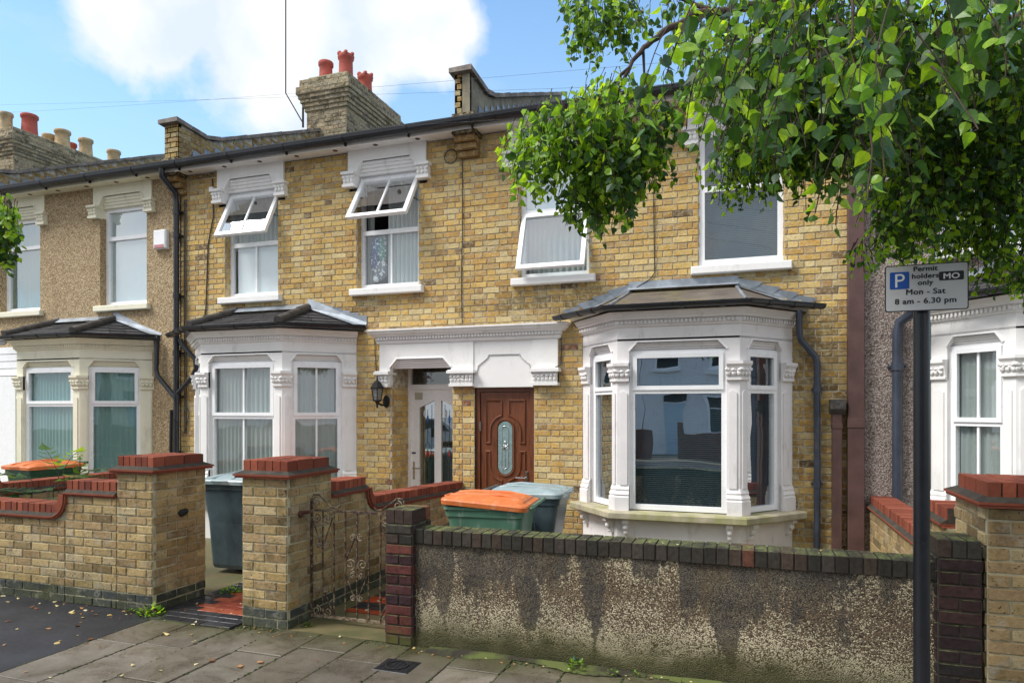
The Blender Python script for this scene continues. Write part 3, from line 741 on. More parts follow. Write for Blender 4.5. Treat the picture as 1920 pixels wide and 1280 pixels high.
    prof=[(.055*math.cos(math.pi+math.pi*k/8)+.19,.055*math.sin(math.pi+math.pi*k/8)+2.865) for k in range(9)]
    prof+=[(.05*math.cos(math.pi+math.pi*k/8)+.19,.05*math.sin(math.pi+math.pi*k/8)+2.865) for k in range(8,-1,-1)]
    gu.sweep(Gp,prof)
    for i in range(3):
        A=Vector(Gp[i]); B=Vector(Gp[i+1]); d=(B-A).normalized(); 
        for q in (.18,.55,.85):
            c=A.lerp(B,q); gu.sweep([tuple(c-d*.025),tuple(c+d*.025)],[(.19+(p-.19)*1.12,2.865+(z-2.865)*1.12) for p,z in prof])
    gu.build('bay_gutter',M[gutmat],bay)
    return bay
# ---- house A : beige pebbledash, cream paint
A,wa=house(-12.6,-8.06,'mid-terrace house clad in beige pebbledash with cream painted bay window','pebA','cream',[(-11.92,-10.98),(-9.665,-8.71)],(-11.35,-10.6,-9.32,-8.6),[],None)
bayA=bay_window(A,-11.30,-10.62,-9.32,-8.58,'cream','slate',('net','teal'),mull=(0,0,0),trans=1.83)
for (a,b),mt in (((-11.92,-10.98),'teal'),((-9.665,-8.71),'blindw')):
    glazed(FAC,a,b,3.40,4.93,-.09,A,transom=4.46,mat='glassbright')
    if mt=='blindw':
        q=MB(); q.box(FAC,a+.05,b-.05,3.45,4.9,-.15,-.143); q.build('roller_blind',M['blindw'],A)
    else: curtain(FAC,a+.04,b-.04,3.43,4.9,-.165,mt,A)
q=MB(); q.box(FAC,-12.6,-11.36,0,2.30,.02,.16); 
for k in range(4): q.box(FAC,-12.6,-11.38,2.32+k*.12,2.43+k*.12,.02,.08)
q.build('white_porch_cladding',M['upvc'],A)
# ---- house B : yellow brick, white paint, open top sashes
B,wb=house(-8.06,-3.46,'yellow brick terraced house with white bay and two top-hung sashes open','brick','white',[(-7.23,-6.31),(-5.016,-4.085)],(-7.80,-7.05,-5.74,-5.03),[(-4.485,-3.6,0,2.75)],None)
bayB=bay_window(B,-7.80,-7.07,-5.74,-5.03,'white','slate',('net','greynet'),mull=(1,1,1),trans=1.66)
glazed(FAC,-7.23,-6.31,3.40,4.93,-.09,B,transom=4.16,bars=1,sash=('top',27),mat='glass')
glazed(FAC,-5.016,-4.085,3.40,4.93,-.09,B,transom=4.16,bars=1,sash=('top',33),mat='glass')
q=MB(); q.box(FAC,-7.12,-6.34,3.45,4.15,-.145,-.138); q.build('roller_blind',M['blindw'],B)
curtain(FAC,-7.2,-6.34,4.1,4.9,-.165,'net',B,amp=.02)
curtain(FAC,-4.62,-4.12,3.43,4.9,-.165,'net',B,amp=.02,per=.06)
curtain(FAC,-4.98,-4.88,3.43,4.9,-.22,'greynet',B,amp=.02)
# clothes hanging inside the window
q=MB()
for c,x,z,rx,rz in ((lin(30,90,130),-4.80,4.0,.10,.16),(lin(20,60,110),-4.84,3.82,.08,.2),(lin(60,120,110),-4.72,3.95,.07,.2),(lin(90,100,110),-4.76,3.66,.13,.14),(lin(200,205,210),-4.74,3.62,.06,.06),(lin(205,210,215),-4.82,3.55,.05,.05)):
    q.blob(FAC.p(x,z,-.17),rx,.03,rz,c,seg=9,rg=7,fr=FAC)
q.tube([FAC.p(-4.75,4.12,-.17),FAC.p(-4.75,4.2,-.17)],.006,6,lin(60,60,60))
mm=MT('printed_cloth',rough=.9); mm.col(mm.mix(mm.rf(mm.noise(28,3),.55,.58),mm.attr(),(.6,.62,.65))); q.build('hanging_clothes',mm.m,B)
# ---- house C : yellow brick, pale grey white bay with lead roof
Cc,wc=house(-3.46,1.08,'yellow brick terraced house with brown front door and lead roofed bay','brick','white',[(-2.70,-1.80),(-.525,.385)],(-1.88,-1.345,-.07,.47),[(-3.29,-2.50,0,2.04)],None,soffit_vents=False)
bayC=bay_window(Cc,-1.88,-1.345,-.07,.47,'cwhite','felt',('slat','blindd'),mull=(0,0,0),glass='glassbay')
glazed(FAC,-2.70,-1.80,3.40,4.93,-.09,Cc,transom=4.22,sash=('bottom',20),mat='glassbright')
curtain(FAC,-2.66,-1.84,3.45,4.2,-.2,'greynet',Cc)
q=MB(); q.box(FAC,-2.66,-1.84,4.24,4.9,-.17,-.16); q.build('roller_blind',M['blindw'],Cc)
glazed(FAC,-.525,.385,3.40,4.93,-.03,Cc,transom=4.27,fw=.065,mat='glass')
slat_blind(FAC,-.48,.34,3.44,4.9,-.13,'blindd',Cc)
# ---- house D : grey pebbledash, white bay
D,wd_=house(1.08,5.6,'grey pebbledash terraced house with white bay, partly behind the tree','pebD','white',[(1.88,2.8)],(1.79,2.34,3.6,4.15),[],None,soffit_vents=False)
bayD=bay_window(D,1.79,2.34,3.6,4.15,'white','slate',('net','greynet') ,mull=(1,1,1),trans=1.62)
glazed(FAC,1.88,2.8,3.40,4.93,-.09,D,transom=4.3,mat='glassbright'); curtain(FAC,1.92,2.76,3.43,4.9,-.2,'greynet',D)
# ---- the roofs further up the terrace
E_,we=house(-17.15,-12.6,'far left neighbour of the terrace, only its roofline in sight','pebA','cream',[],None,[],None)
# ---- party wall parapets above the roofs
def parapet(h,x0,x1,cap,render=False):
    mo=MB(); br=MB(); y0=7.92
    def top(y): return 5.97-(y-8.0)*.08 if y<8.55 else 5.93+(y-8.55)*.445
    for (xx,u,n) in ((x1,(0,1,0),(1,0,0)),(x0,(0,1,0),(-1,0,0))):
        fr=F((xx,0,0),u,n)
        y=y0; 
        while y<12.4:
            yy=min(y+.1125*2,12.4); tz=min(top(y),top(yy)); bz=roofz(y)-.1
            mo.face([fr.p(y,bz),fr.p(yy,bz),fr.p(yy,top(yy-.001)+.004),fr.p(y,top(y)+.004)])
            z=bz
            if not (render and n[0]>0):
                k=int((bz)/.075); z=k*.075
                while z+.075<=tz+.03:
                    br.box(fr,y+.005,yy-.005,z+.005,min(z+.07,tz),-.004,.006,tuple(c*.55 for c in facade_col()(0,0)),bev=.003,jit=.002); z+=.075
            y=yy
    fr=F((0,y0,0)); mo.box(fr,x0,x1,5.3,5.97,-.05,0)
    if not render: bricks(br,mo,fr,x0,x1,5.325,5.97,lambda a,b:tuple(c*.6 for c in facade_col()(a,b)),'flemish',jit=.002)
    else:
        bricks(br,mo,fr,x0,x0+.1,5.325,5.97,lambda a,b:tuple(c*.6 for c in facade_col()(a,b)),'header',jit=.002)
    pw=mo.build('party_wall_parapet',M['cream' if render else 'mortar'] if not render else M['render'],h); 
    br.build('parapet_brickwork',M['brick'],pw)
    cp=MB(); ys=[7.84]
    while ys[-1]<12.4: ys.append(ys[-1]+.30)
    for a,b in zip(ys,ys[1:]):
        za,zb=top(max(a,7.9)),top(b-.01); 
        q=[Vector((x,y,z+dz)) for y,z in ((a,za),(b-.012,zb)) for x in (x0-.05,x1+.05) for dz in (-.004,.05+rnd.uniform(0,.012))]
        q=[q[0],q[2],q[6],q[4],q[1],q[3],q[7],q[5]]
        cp.mesh(q,[(0,3,2,1),(4,5,6,7),(0,1,5,4),(1,2,6,5),(2,3,7,6),(3,0,4,7)])
    cp.build('coping_slab',M['copstone'],pw)
    fl=MB()                                  # stepped lead let into the brickwork
    y=8.15
    while y<12.2:
        fl.face([Vector((x1+.012,y,roofz(y)-.03)),Vector((x1+.012,y+.22,roofz(y+.22)-.03)),Vector((x1+.012,y+.22,roofz(y+.22)+.07)),Vector((x1+.012,y+.05,roofz(y+.22)+.10))]); y+=.225
    fl.build('stepped_flashing',M['lead'],pw)
M['copstone']=mat_simple('weathered_coping_stone',lin(164,154,144,.75),.85,var=.35,scale=6,bump=.5,bscale=60,dirt=((.07,.06,.05),.6,4,.5))
M['render']=mat_simple('grey_render',lin(176,166,142,.7),.9,var=.3,scale=5,bump=.4,bscale=120,dirt=((.10,.09,.08),.5,4,.5))
parapet(A,-8.19,-7.93,'ridge'); parapet(Cc,-3.49,-3.285,'ridge',True); parapet(E_,-12.75,-12.5,'ridge')
# ---- chimneys
def chimney(h,x0,x1,y0,y1,zt,pots):
    mo=MB(); br=MB()
    def dc(a,b):
        r=rnd.random(); c=facade_col(.6)(a,b); g=.95 if r>.3 else .45
        return tuple((q*.45+.12)*g for q in c)
    steps=[(zt-3.2,zt-.62,0)]+[(zt-.62+k*.075,zt-.62+(k+1)*.075,.03*min(k+1,5)) for k in range(6)]+[(zt-.17,zt-.02,.10)]
    for a,b,o in steps:
        for fr,wdt in ((F((x0-o,y0-o,0),(1,0,0),(0,-1,0)),x1-x0+2*o),(F((x1+o,y0-o,0),(0,1,0),(1,0,0)),y1-y0+2*o)):
            bricks(br,mo,fr,0,wdt,a,b,dc,'flemish',jit=.004,proud=.008)
        mo.wbox(x0-o+.002,x1+o-.002,y0-o+.002,y1+o,a,b)
    mo.wbox(x0+.02,x1-.02,y0+.02,y1-.02,zt-.02,zt+.05,None,.02)
    ch=mo.build('chimney_stack',M['gmortar'],h); br.build('stack_brickwork',M['brick'],ch)
    for (px,py,hh,r,mt,kind) in pots:
        p=MB(); pr=[(r*1.05,0),(r*1.02,.05),(r,.08),(r*.93,hh*.5),(r*.9,hh-.1),(r*1.06,hh-.08),(r*1.08,hh-.02),(r,hh),(r*.85,hh),(r*.8,hh-.25)]
        p.lathe((px,py,zt),pr,18)
        if kind=='crown':
            for k in range(6):
                a=k*math.pi/3; p.blob((px+r*.95*math.cos(a),py+r*.95*math.sin(a),zt+hh),.05,.03,.05)
        p.build('chimney_pot',M[mt],ch)
chimney(A,-8.2,-7.3,11.4,13.3,8.22,[(-8.0,11.75,.50,.14,'terracotta',''),(-7.6,11.85,.62,.15,'terracotta','crown'),(-7.55,12.5,.5,.15,'terracotta','crown'),(-8.0,12.4,.4,.13,'terracotta',''),(-7.55,13.0,.2,.1,'buffpot','')])
chimney(E_,-17.4,-16.35,11.4,14.7,8.40,[(-16.9,11.6,.5,.14,'buffpot',''),(-16.6,11.95,.55,.18,'terracotta',''),(-16.6,12.8,.5,.18,'buffpot',''),(-16.95,12.7,.4,.15,'buffpot',''),(-16.6,13.45,.52,.17,'buffpot',''),(-16.95,13.3,.4,.14,'terracotta',''),(-16.6,14.3,.52,.17,'buffpot','')])
# aerial rod on the chimney
q=MB(); q.tube([(-8.26,11.36,7.3),(-8.26,11.36,7.9)],.02,6); q.tube([(-8.27,11.36,7.4),(-8.62,11.3,8.0),(-8.62,11.3,10.2)],.012,6); q.tube([(-8.7,11.3,9.9),(-8.54,11.3,9.9)],.008,6)
q.build('tv_aerial',M['dark'],A)
# ---- doorway portal shared by B and C
pm=MB(); PF=F((0,FY,0))
px0,px1=X(716,FY),X(1046,FY-.05)
mid=-3.39
pm.box(PF,px0,-4.485,2.07,2.62,-.25,.06); pm.box(PF,-3.6,-3.29,2.07,2.62,-.25,.06); pm.box(PF,-2.50,px1,2.07,2.62,-.25,.06)
pm.box(PF,-4.485,-3.6,2.42,2.62,-.42,.06); 
shoulder(pm,PF,-4.485,-3.6,2.30,.12,.11,.06,.10)
pm.box(PF,-3.29,-2.50,2.035,2.62,-.25,.045)
for s in (0,1):
    pm.sweep([(-3.25,2.20),(-3.22,2.31),(-3.10,2.40),(-3.08,2.44),(-2.68,2.44),(-2.66,2.40),(-2.55,2.31),(-2.52,2.20)],[(-.012,.045),(0,.045),(0,.058),(-.012,.052)],fr=lambda a,b,c:PF.p(a,b,c))
f2=lambda a,b,c:Vector((a,b,c))
pp=[(px0-.02,FY),(px0-.02,FY-.06),(px1+.02,FY-.06),(px1+.02,FY)]
pm.sweep(pp,[(-.02,2.62),(.012,2.625),(.02,2.65),(.02,2.665),(-.02,2.665)]); pm.sweep(pp,[(-.02,2.665),(.03,2.67),(.03,2.715),(-.02,2.715)])
pm.sweep(pp,[(-.02,2.712),(.06,2.712),(.07,2.73),(.10,2.75),(.11,2.775),(.13,2.785),(.13,2.805),(-.02,2.82)])
k=int((px1-px0)/.042)
for i in range(k): u=px0+i*.042; pm.box(PF,u,u+.022,2.675,2.708,.085,.112)
for a,b in ((px0-.05,-4.47),(-3.63,-3.26),(-2.52,px1+.03)):
    pm.box(PF,a,b,2.215,2.25,-.1,.14); pm.box(PF,a+.01,b-.01,2.25,2.262,-.1,.12); pm.box(PF,a+.03,b-.03,2.08,2.215,-.1,.09); pm.box(PF,a+.02,b-.02,2.05,2.085,-.1,.11); carve(pm,PF,a+.03,b-.03,2.085,2.21,.09)
pm.build('door_portal',M['white'],B)
# reveals of B's recessed porch
for o,u,n,xa in (((-4.485,FY,0),(0,1,0),(1,0,0),-4.49),((-3.6,FY+.46,0),(0,-1,0),(-1,0,0),-3.605)):
    br=MB(); mo=MB(); bricks(br,mo,F(o,u,n),0,.46,0,2.06,dirtcol,'flemish'); mo.wbox(xa,xa+.01,FY+.02,FY+.5,2.0,2.45)
    po=mo.build('porch_reveal',M['mortar'],B); br.build('reveal_brickwork',M['brick'],po)
# B door: white plastic, two tall leaded panes, letter plate
DF=F((-4.485,FY+.47,0)); dw=.885
q=MB(); q.box(DF,0,.05,0,2.5,-.06,.02); q.box(DF,dw-.05,dw,0,2.5,-.06,.02); q.box(DF,0,dw,2.03,2.10,-.06,.025); q.box(DF,.05,dw-.05,2.44,2.5,-.06,.02); q.box(DF,-.01,dw,0.0,.06,-.1,.06)
db=q.build('front_door',M['upvc'],B); db['label']='white door with two tall leaded glass panes'
q=MB(); pl=dw-.10; o=.05
gl=[(.17,.40),(.50,.73)]
q.box(DF,o,.17,.06,2.03,-.045,0); q.box(DF,.40,.50,.06,2.03,-.045,0); q.box(DF,.73,dw-o,.06,2.03,-.045,0); q.box(DF,.17,.40,.06,.62,-.045,0); q.box(DF,.50,.73,.06,.62,-.045,0)
q.prism(DF,[(.17,1.78),(.40,1.88),(.40,2.03),(.17,2.03)],-.045,0); q.prism(DF,[(.50,1.88),(.73,1.78),(.73,2.03),(.50,2.03)],-.045,0)
q.sweep([(.12,.14),(.12,.44),(dw-.12,.44),(dw-.12,.14),(.12,.14)],[(-.01,0),(.0,.008),(.01,0)],fr=lambda a,b,c:DF.p(a,b,c))
q.build('door_leaf',M['upvc'],db)
q=MB(); q.box(DF,.165,.405,.615,1.9,-.03,-.024); q.box(DF,.495,.735,.615,1.9,-.03,-.024); q.build('pane',mat_glass('door_glass',(.75,.8,.8),.25),db)
curtain(DF,.16,.74,.62,1.9,-.06,'greynet',B)
q=MB()
for a,b in gl:
    c=(a+b)/2
    for u in (a+.05,b-.05): q.box(DF,u-.002,u+.002,.62,1.82,-.024,-.02)
    pts=[DF.p(c+.05*math.sin(t*.5),1.15+.14*math.cos(t*.5),-.02) for t in range(13)]; q.tube(pts,.0025,4)
    q.tube([DF.p(c,.62,-.02),DF.p(c,1.01,-.02)],.0025,4); q.tube([DF.p(c,1.29,-.02),DF.p(c,1.75,-.02)],.0025,4)
q.build('leading',M['dark'],db)
q=MB()
for a,b in gl:
    c=(a+b)/2; q.blob(DF.p(c,1.62,-.02),.014,.003,.06,lin(70,110,170),fr=DF); q.blob(DF.p(c,1.15,-.02),.02,.003,.05,lin(150,70,80),fr=DF); q.blob(DF.p(c-.05,1.7,-.02),.015,.003,.05,lin(210,215,220),fr=DF)
mm=MT('stained_glass',rough=.2); mm.col(mm.attr()); q.build('stained_glass_motif',mm.m,db)
q=MB(); q.box(DF,.33,.57,.50,.585,0,.012,bev=.004); q.build('letter_plate',M['brass'],db)
q=MB(); q.box(DF,.075,.105,.78,1.03,0,.012,bev=.004); q.tube([DF.p(.09,.94,.01),DF.p(.09,.94,.05),DF.p(.20,.94,.05)],.009,8); q.build('door_handle',M['chrome'],db)
q=MB(); q.box(DF,.06,.115,1.14,1.16,0,.01); q.box(DF,.355,.38,1.37,1.50,0,.012); q.build('lock',M['dark'],db)
q=MB(); q.box(DF,.10,.22,1.89,1.99,0,.003); q.build('paper_notice',mat_simple('old_paper',lin(205,202,180,.8),.9,var=.1),db)
q=MB(); q.box(DF,.05,dw-.05,2.10,2.44,-.03,-.024); q.build('transom_pane',mat_glass('transom_glass',(.35,.4,.38),.08),db)
q=MB(); 
for k in range(9): q.tube([DF.p(.33+.02*math.sin(k),2.14+.028*k,-.02),DF.p(.33+.05*math.cos(k*1.7),2.16+.028*k,-.02)],.004,4)
q.build('etched_number',M['frost'],db)
# C door: brown panelled, oval glazing
m=MT('varnished_timber',rough=.35,spec=.5); n1=m.noise(5,6,.6,m.map((14,14,1)),.6); m.col(m.ramp(n1,[(.3,lin(80,44,28,.9)),(.5,lin(118,68,42,.9)),(.72,lin(128,76,48,.9))])); m.bump(n1,.15,.002); M['timber']=m.m
EF=F((-3.29,FY+.03,0)); ew=.79
q=MB(); q.box(EF,0,.055,0,2.03,-.08,.0); q.box(EF,ew-.055,ew,0,2.03,-.08,.0); q.box(EF,.055,ew-.055,1.98,2.03,-.08,.0); q.box(EF,0,ew,0,.05,-.1,.02)
dc=q.build('front_door',M['timber'],Cc); dc['label']='brown timber effect door with narrow oval glass'
q=MB(); q.box(EF,.06,ew-.06,.05,1.975,-.06,-.02)
lw=ew-.12; cx=ew/2
def mould(pts): q.sweep(pts,[(-.014,-.02),(-.006,-.006),(.006,-.004),(.014,-.02)],fr=lambda a,b,c:EF.p(a,b,c))
def oval(rx,y0,y1,n=10,a0=0,a1=360):
    pts=[]
    for k in range(n+1): a=math.pi*k/n; pts.append((cx+rx*math.cos(a),y1+rx*math.sin(a)))
    for k in range(n+1): a=math.pi+math.pi*k/n; pts.append((cx+rx*math.cos(a),y0+rx*math.sin(a)))
    pts.append(pts[0]); return pts
mould(oval(.115,1.03,1.51)); 
def arc(c0,c1,r,a0,a1,n=8): return [(c0+r*math.cos(R(a0+(a1-a0)*k/n)),c1+r*math.sin(R(a0+(a1-a0)*k/n))) for k in range(n+1)]
for s in (-1,1):
    mx_=lambda pts:[(cx+s*(u-cx),v) for u,v in pts]
    mould(mx_([(cx+.05,1.87),(cx+.26,1.87),(cx+.26,1.33),(cx+.205,1.33)]+arc(cx,1.48,.205,0,76)+[(cx+.05,1.87)]))
    mould(mx_([(cx+.05,.60),(cx+.26,.60),(cx+.26,1.22),(cx+.205,1.22)]+arc(cx,1.05,.205,0,-76)+[(cx+.05,.60)]))
    mould(mx_([(cx+.05,.15),(cx+.26,.15),(cx+.26,.5),(cx+.05,.5),(cx+.05,.15)]))
q.build('door_leaf',M['timber'],dc)
q=MB(); ov=oval(.095,1.03,1.51)[:-1]; q.prism(EF,ov,-.03,-.014); q.build('oval_pane',M['frost'],dc)
q=MB(); q.tube([EF.p(u,v,-.012) for u,v in oval(.045,1.05,1.5)],.004,5)
for a in range(6): 
    a=R(60*a); q.tube([EF.p(cx,1.28,-.012),EF.p(cx+.04*math.sin(a),1.28+.06*math.cos(a),-.012)],[.012,.003],5)
q.tube([EF.p(cx,1.0,-.012),EF.p(cx,1.18,-.012)],.003,5); q.blob(EF.p(cx,1.34,-.012),.016,.01,.016); q.build('bevelled_leading',M['chrome'],dc)
q=MB(); q.box(EF,ew-.14,ew-.095,.74,.98,-.02,-.005,bev=.004); q.tube([EF.p(ew-.117,.90,-.01),EF.p(ew-.117,.90,.035),EF.p(ew-.24,.90,.04)],.009,8); q.build('door_handle',M['chrome'],dc)
q=MB(); q.box(EF,.26,.52,.66,.72,-.02,-.005,bev=.004); q.build('letter_plate',M['chrome'],dc)
q=MB(); q.box(EF,.05,.066,1.48,1.6,-.02,.002); q.build('hinge',M['chrome'],dc)
# corbel of the party wall under the eaves, meter boxes, bricked details
q=MB(); mo=MB(); 
for a,b,hh_ in ((-3.5,-3.22,Cc),(-8.2,-7.95,B)):
    q=MB()
    for k,o in enumerate((.20,.14,.08)):
        z=5.20-k*.08; q.box(PF,a,b,z-.07,z,-.02,o,lin(172,134,80,.6),bev=.004)
    q.wbox(a,b+.02,7.84,8.1,5.2,5.45,lin(90,74,56,.5)); q.build('brick_corbel',M['brick'],hh_)
# ---- pipes
def pipe(h,name,pts,r,mat,collars=(),seg=12):
    q=MB(); q.tube(pts,r,seg)
    for (x,y,z) in collars:
        q.tube([(x,y,z-.04),(x,y,z+.04)],r*1.22,seg); q.wbox(x-r*1.7,x+r*1.7,y+r*.3,y+r+.05,z-.012,z+.012)
    return q.build(name,M[mat],h)
xp=-8.06; yp=FY-.09
pipe(B,'downpipe',[(xp-.02,7.76,5.3),(xp-.02,7.76,5.16),(xp,yp-.02,4.98),(xp,yp,4.85),(xp,yp,.06)],.042,'black',[(xp,yp,4.7),(xp,yp,4.35),(xp,yp,3.45),(xp,yp,1.95),(xp,yp,1.1),(xp,yp,2.6)])
pipe(B,'branch_pipe',[(-7.98,FY-.1,2.80),(-7.95,FY-.1,2.72),(-7.68,FY-.12,2.50),(-7.66,FY-.12,2.36),(-7.75,FY-.11,2.22),(xp,yp,1.98)],.035,'black')
pipe(A,'branch_pipe',[(-8.42,FY-.1,2.80),(-8.44,FY-.1,2.35),(-8.40,FY-.1,2.25),(xp-.01,yp,1.92)],.035,'black')
pipe(A,'waste_pipe',[(xp-.14,FY-.05,1.75),(xp-.15,FY-.05,1.2),(xp-.13,FY-.05,.1)],.022,'black')
pipe(Cc,'bay_downpipe',[(.53,FY-.14,2.82),(.53,FY-.13,2.58),(.55,FY-.11,2.5),(.70,FY-.07,2.32),(.715,FY-.06,2.26),(.715,FY-.06,.05)],.034,'bluepipe',[(.715,FY-.06,1.97),(.715,FY-.06,.95)])
pipe(D,'downpipe',[(1.60,FY-.2,2.84),(1.60,FY-.18,2.74),(1.50,FY-.09,2.66),(1.48,FY-.07,2.55),(1.48,FY-.07,.05)],.05,'bluepipe',[(1.48,FY-.07,2.2)])
q=MB(); q.box(PF,1.01,1.17,0,4.9,0,.11,bev=.006); q.box(PF,1.005,1.175,1.56,1.66,0,.118,bev=.004); q.build('boxed_duct',M['brown'],Cc)
q=MB(); q.box(PF,.86,.955,0,1.72,.02,.11,bev=.006); q.box(PF,.855,.96,1.55,1.60,.015,.117,bev=.004); hp=q.build('square_downpipe',M['brown'],Cc)
q=MB(); q.sweep([(.835,FY-.13),(.985,FY-.13)],[(-.12,1.72),(-.02,1.70),(.03,1.76),(.03,1.86),(-.12,1.86)]); q.build('hopper_head',mat_simple('peeling_iron',lin(110,104,100,.5),.8,var=.5,scale=22,bump=.8,bscale=40),hp)
# ---- cables on the walls
def cable(h,pts,r=.006): q=MB(); q.tube(pts,r,5); return q.build('wall_cable',M['black'],h)
cable(B,[(X(868,FY),FY-.02,5.15),(X(869,FY),FY-.02,4.2),(X(866,FY),FY-.02,3.4),(X(868,FY),FY-.02,2.86)])
xx=X(869,FY)-.12; cable(B,[(xx+.09*math.cos(k*.5)-.05,FY-.02,5.02+.09*math.sin(k*.5)) for k in range(16)])
cable(B,[(X(400,FY),FY-.02,5.15),(X(402,FY),FY-.02,4.6),(X(392,FY),FY-.02,4.2),(X(388,FY),FY-.02,3.3),(X(386,FY),FY-.02,2.95)],.009)
q=MB(); q.box(PF,X(395,FY),X(402,FY),4.96,5.03,0,.04,bev=.004); q.build('junction_box',M['upvc'],B)
cable(Cc,[(X(1229,FY),FY-.02,5.0),(X(1226,FY),FY-.02,4.2),(X(1228,FY),FY-.02,3.35),(X(1220,FY),FY-.02,3.28),(X(1196,FY),FY-.02,3.2),(X(1165,FY),FY-.04,3.0)])
cable(Cc,[(X(1052,FY),FY-.03,2.85),(X(1054,FY),FY-.03,2.5),(X(1053,FY),FY-.03,2.3),(X(1043,FY),FY-.09,2.26)])
cable(B,[(X(704,FY),FY-.02,2.7),(X(707,FY),FY-.02,2.24)]); cable(B,[(X(352,FY),FY-.03,2.4),(X(352,FY),FY-.03,1.8),(X(358,FY),FY-.03,1.7),(X(351,FY),FY-.03,1.45),(X(348,FY),FY-.03,1.4)])
for dx in (.09,.12): cable(B,[(-8.06+dx,FY-.03,4.9),(-8.06+dx,FY-.03,3.2),(-8.05+dx,FY-.03,1.4)],.007)
# overhead wires to the eaves
def wire(name,a,b,sag,label):
    a=Vector(a);b=Vector(b); q=MB(); q.tube([a.lerp(b,k/14)-Vector((0,0,sag*4*(k/14)*(1-k/14))) for k in range(15)],.0013,4); o=q.build(name,M['black']); tag(o,label,'overhead wire','wires above the street'); return o
wire('overhead_wire',W(335,262,10.0),W(1500,190,5.2),.0,'lowest thin black wire crossing from the left party wall towards the tree')
wire('overhead_wire',W(-60,215,13.0),W(1500,95,5.4),.05,'thin black wire crossing just over the chimney pots')
wire('overhead_wire',W(-60,198,13.0),W(1500,150,5.3),.02,'thin black wire crossing the middle of the chimney stack brickwork')
# ---- wall lantern
def lantern():
    x=X(708,FY-.16); y=FY-.17; z=1.98
    t=thing('wall_lantern',(x,y,z),'small black coach lantern fixed to the yellow brick beside the white door','lamp')
    q=MB(); q.lathe((x,y,z),[(.0,.19),(.012,.185),(.015,.16),(.05,.135),(.095,.07),(.10,.06),(.10,.052),(.085,.05)],6,sm=False); q.blob((x,y,z+.2),.012,.012,.02)
    q.lathe((x,y,z),[(.055,-.12),(.06,-.115),(.06,-.10),(.03,-.13),(.012,-.17),(.018,-.19),(.0,-.21)],6,sm=False); q.build('lamp_cap',M['dark'],t)
    q=MB()
    for k in range(6):
        a=k*math.pi/3; q.tube([(x+.085*math.cos(a),y+.085*math.sin(a),z+.055),(x+.055*math.cos(a),y+.055*math.sin(a),z-.115)],.006,5)
    q.build('lamp_frame',M['dark'],t)
    q=MB(); q.lathe((x,y,z),[(.08,.053),(.051,-.113)],6,sm=False); q.build('lamp_glass',mat_simple('ribbed_glass',lin(150,150,145,.7),.3,var=.3,scale=40),t)
    q=MB(); q.tube([(x,y,z-.14),(x+.03,y+.08,z-.17),(x+.045,FY-.01,z-.14)],.014,8); q.blob((x+.05,FY-.02,z-.12),.055,.02,.085); q.build('wall_bracket',M['dark'],t)
lantern()
t=thing('alarm_box',(X(307,FY),FY,4.3),'white burglar alarm box with pink window on the beige pebbledash wall','alarm box')
q=MB(); q.box(FAC,X(295,FY),X(319,FY),4.18,4.47,.02,.09,bev=.02); q.build('alarm_casing',M['upvc'],t)
q=MB(); q.box(FAC,X(298,FY),X(316,FY),4.19,4.245,.085,.094,bev=.004); q.build('strobe_window',mat_simple('pink_lens',lin(214,150,155,.8),.3),t)
# ------------------------------------------------------------------ garden walls
def resample(path,step):
    P=[Vector(p) for p in path]; out=[]; acc=step/2
    for a,b in zip(P,P[1:]):
        Ln=(b-a).length; d=(b-a)/Ln if Ln else a
        while acc<Ln: out.append((a+d*acc,d.copy())); acc+=step
        acc-=Ln
    return out
def coping(parent,fr,path,n0,n1,h=.105,step=.0745,name='brick_coping',colf=red_col,mat='redbrick',tiles=True):
    q=MB(); 
    for c,d in resample(path,step):
        up=Vector((-d.y,d.x)); o=fr.p(c.x,c.y,0); u3=fr.u*d.x+fr.v*d.y; v3=fr.u*up.x+fr.v*up.y
        f=F(o,u3,fr.n,v3); w2=step/2-.005
        q.box(f,-w2,w2,0,h+rnd.uniform(-.002,.002),n0,n1+rnd.uniform(-.002,.002),colf(),bev=.003,jit=.0012)
    ob=q.build(name,M[mat],parent)
    m_=MB(); m_.sweep(path,[(0,n0+.008),(0,n1-.008),(-h+.006,n1-.008),(-h+.006,n0+.008)],fr=lambda a,b,c:fr.p(a,b,c)); m_.build('coping_mortar',M['dmortar'],parent)
    if tiles:
        t=MB(); f3=lambda a,b,c:fr.p(a,b,c)
        t.sweep(path,[(.030,n0-.028),(.030,n1+.028),(.016,n1+.03),(.016,n0-.03)],red_col(),fr=f3); t.sweep(path,[(.014,n0-.04),(.014,n1+.04),(.001,n1+.04),(.001,n0-.04)],red_col(),fr=f3)
        t.build('creasing_tile',M['redbrick'],parent)
        t=MB(); t.sweep(path,[(0.001,n1+.036),(0.001,n1-.005),(-.028,n1-.003)],fr=f3); t.sweep(path,[(0.001,n0-.036),(0.001,n0+.005),(-.028,n0+.003)],fr=f3); t.build('mortar_fillet',M['dmortar'],parent)
    return ob
def arcpts(cx,cy,r,a0,a1,n=7): return [(cx+r*math.cos(R(a0+(a1-a0)*k/n)),cy+r*math.sin(R(a0+(a1-a0)*k/n))) for k in range(n+1)]
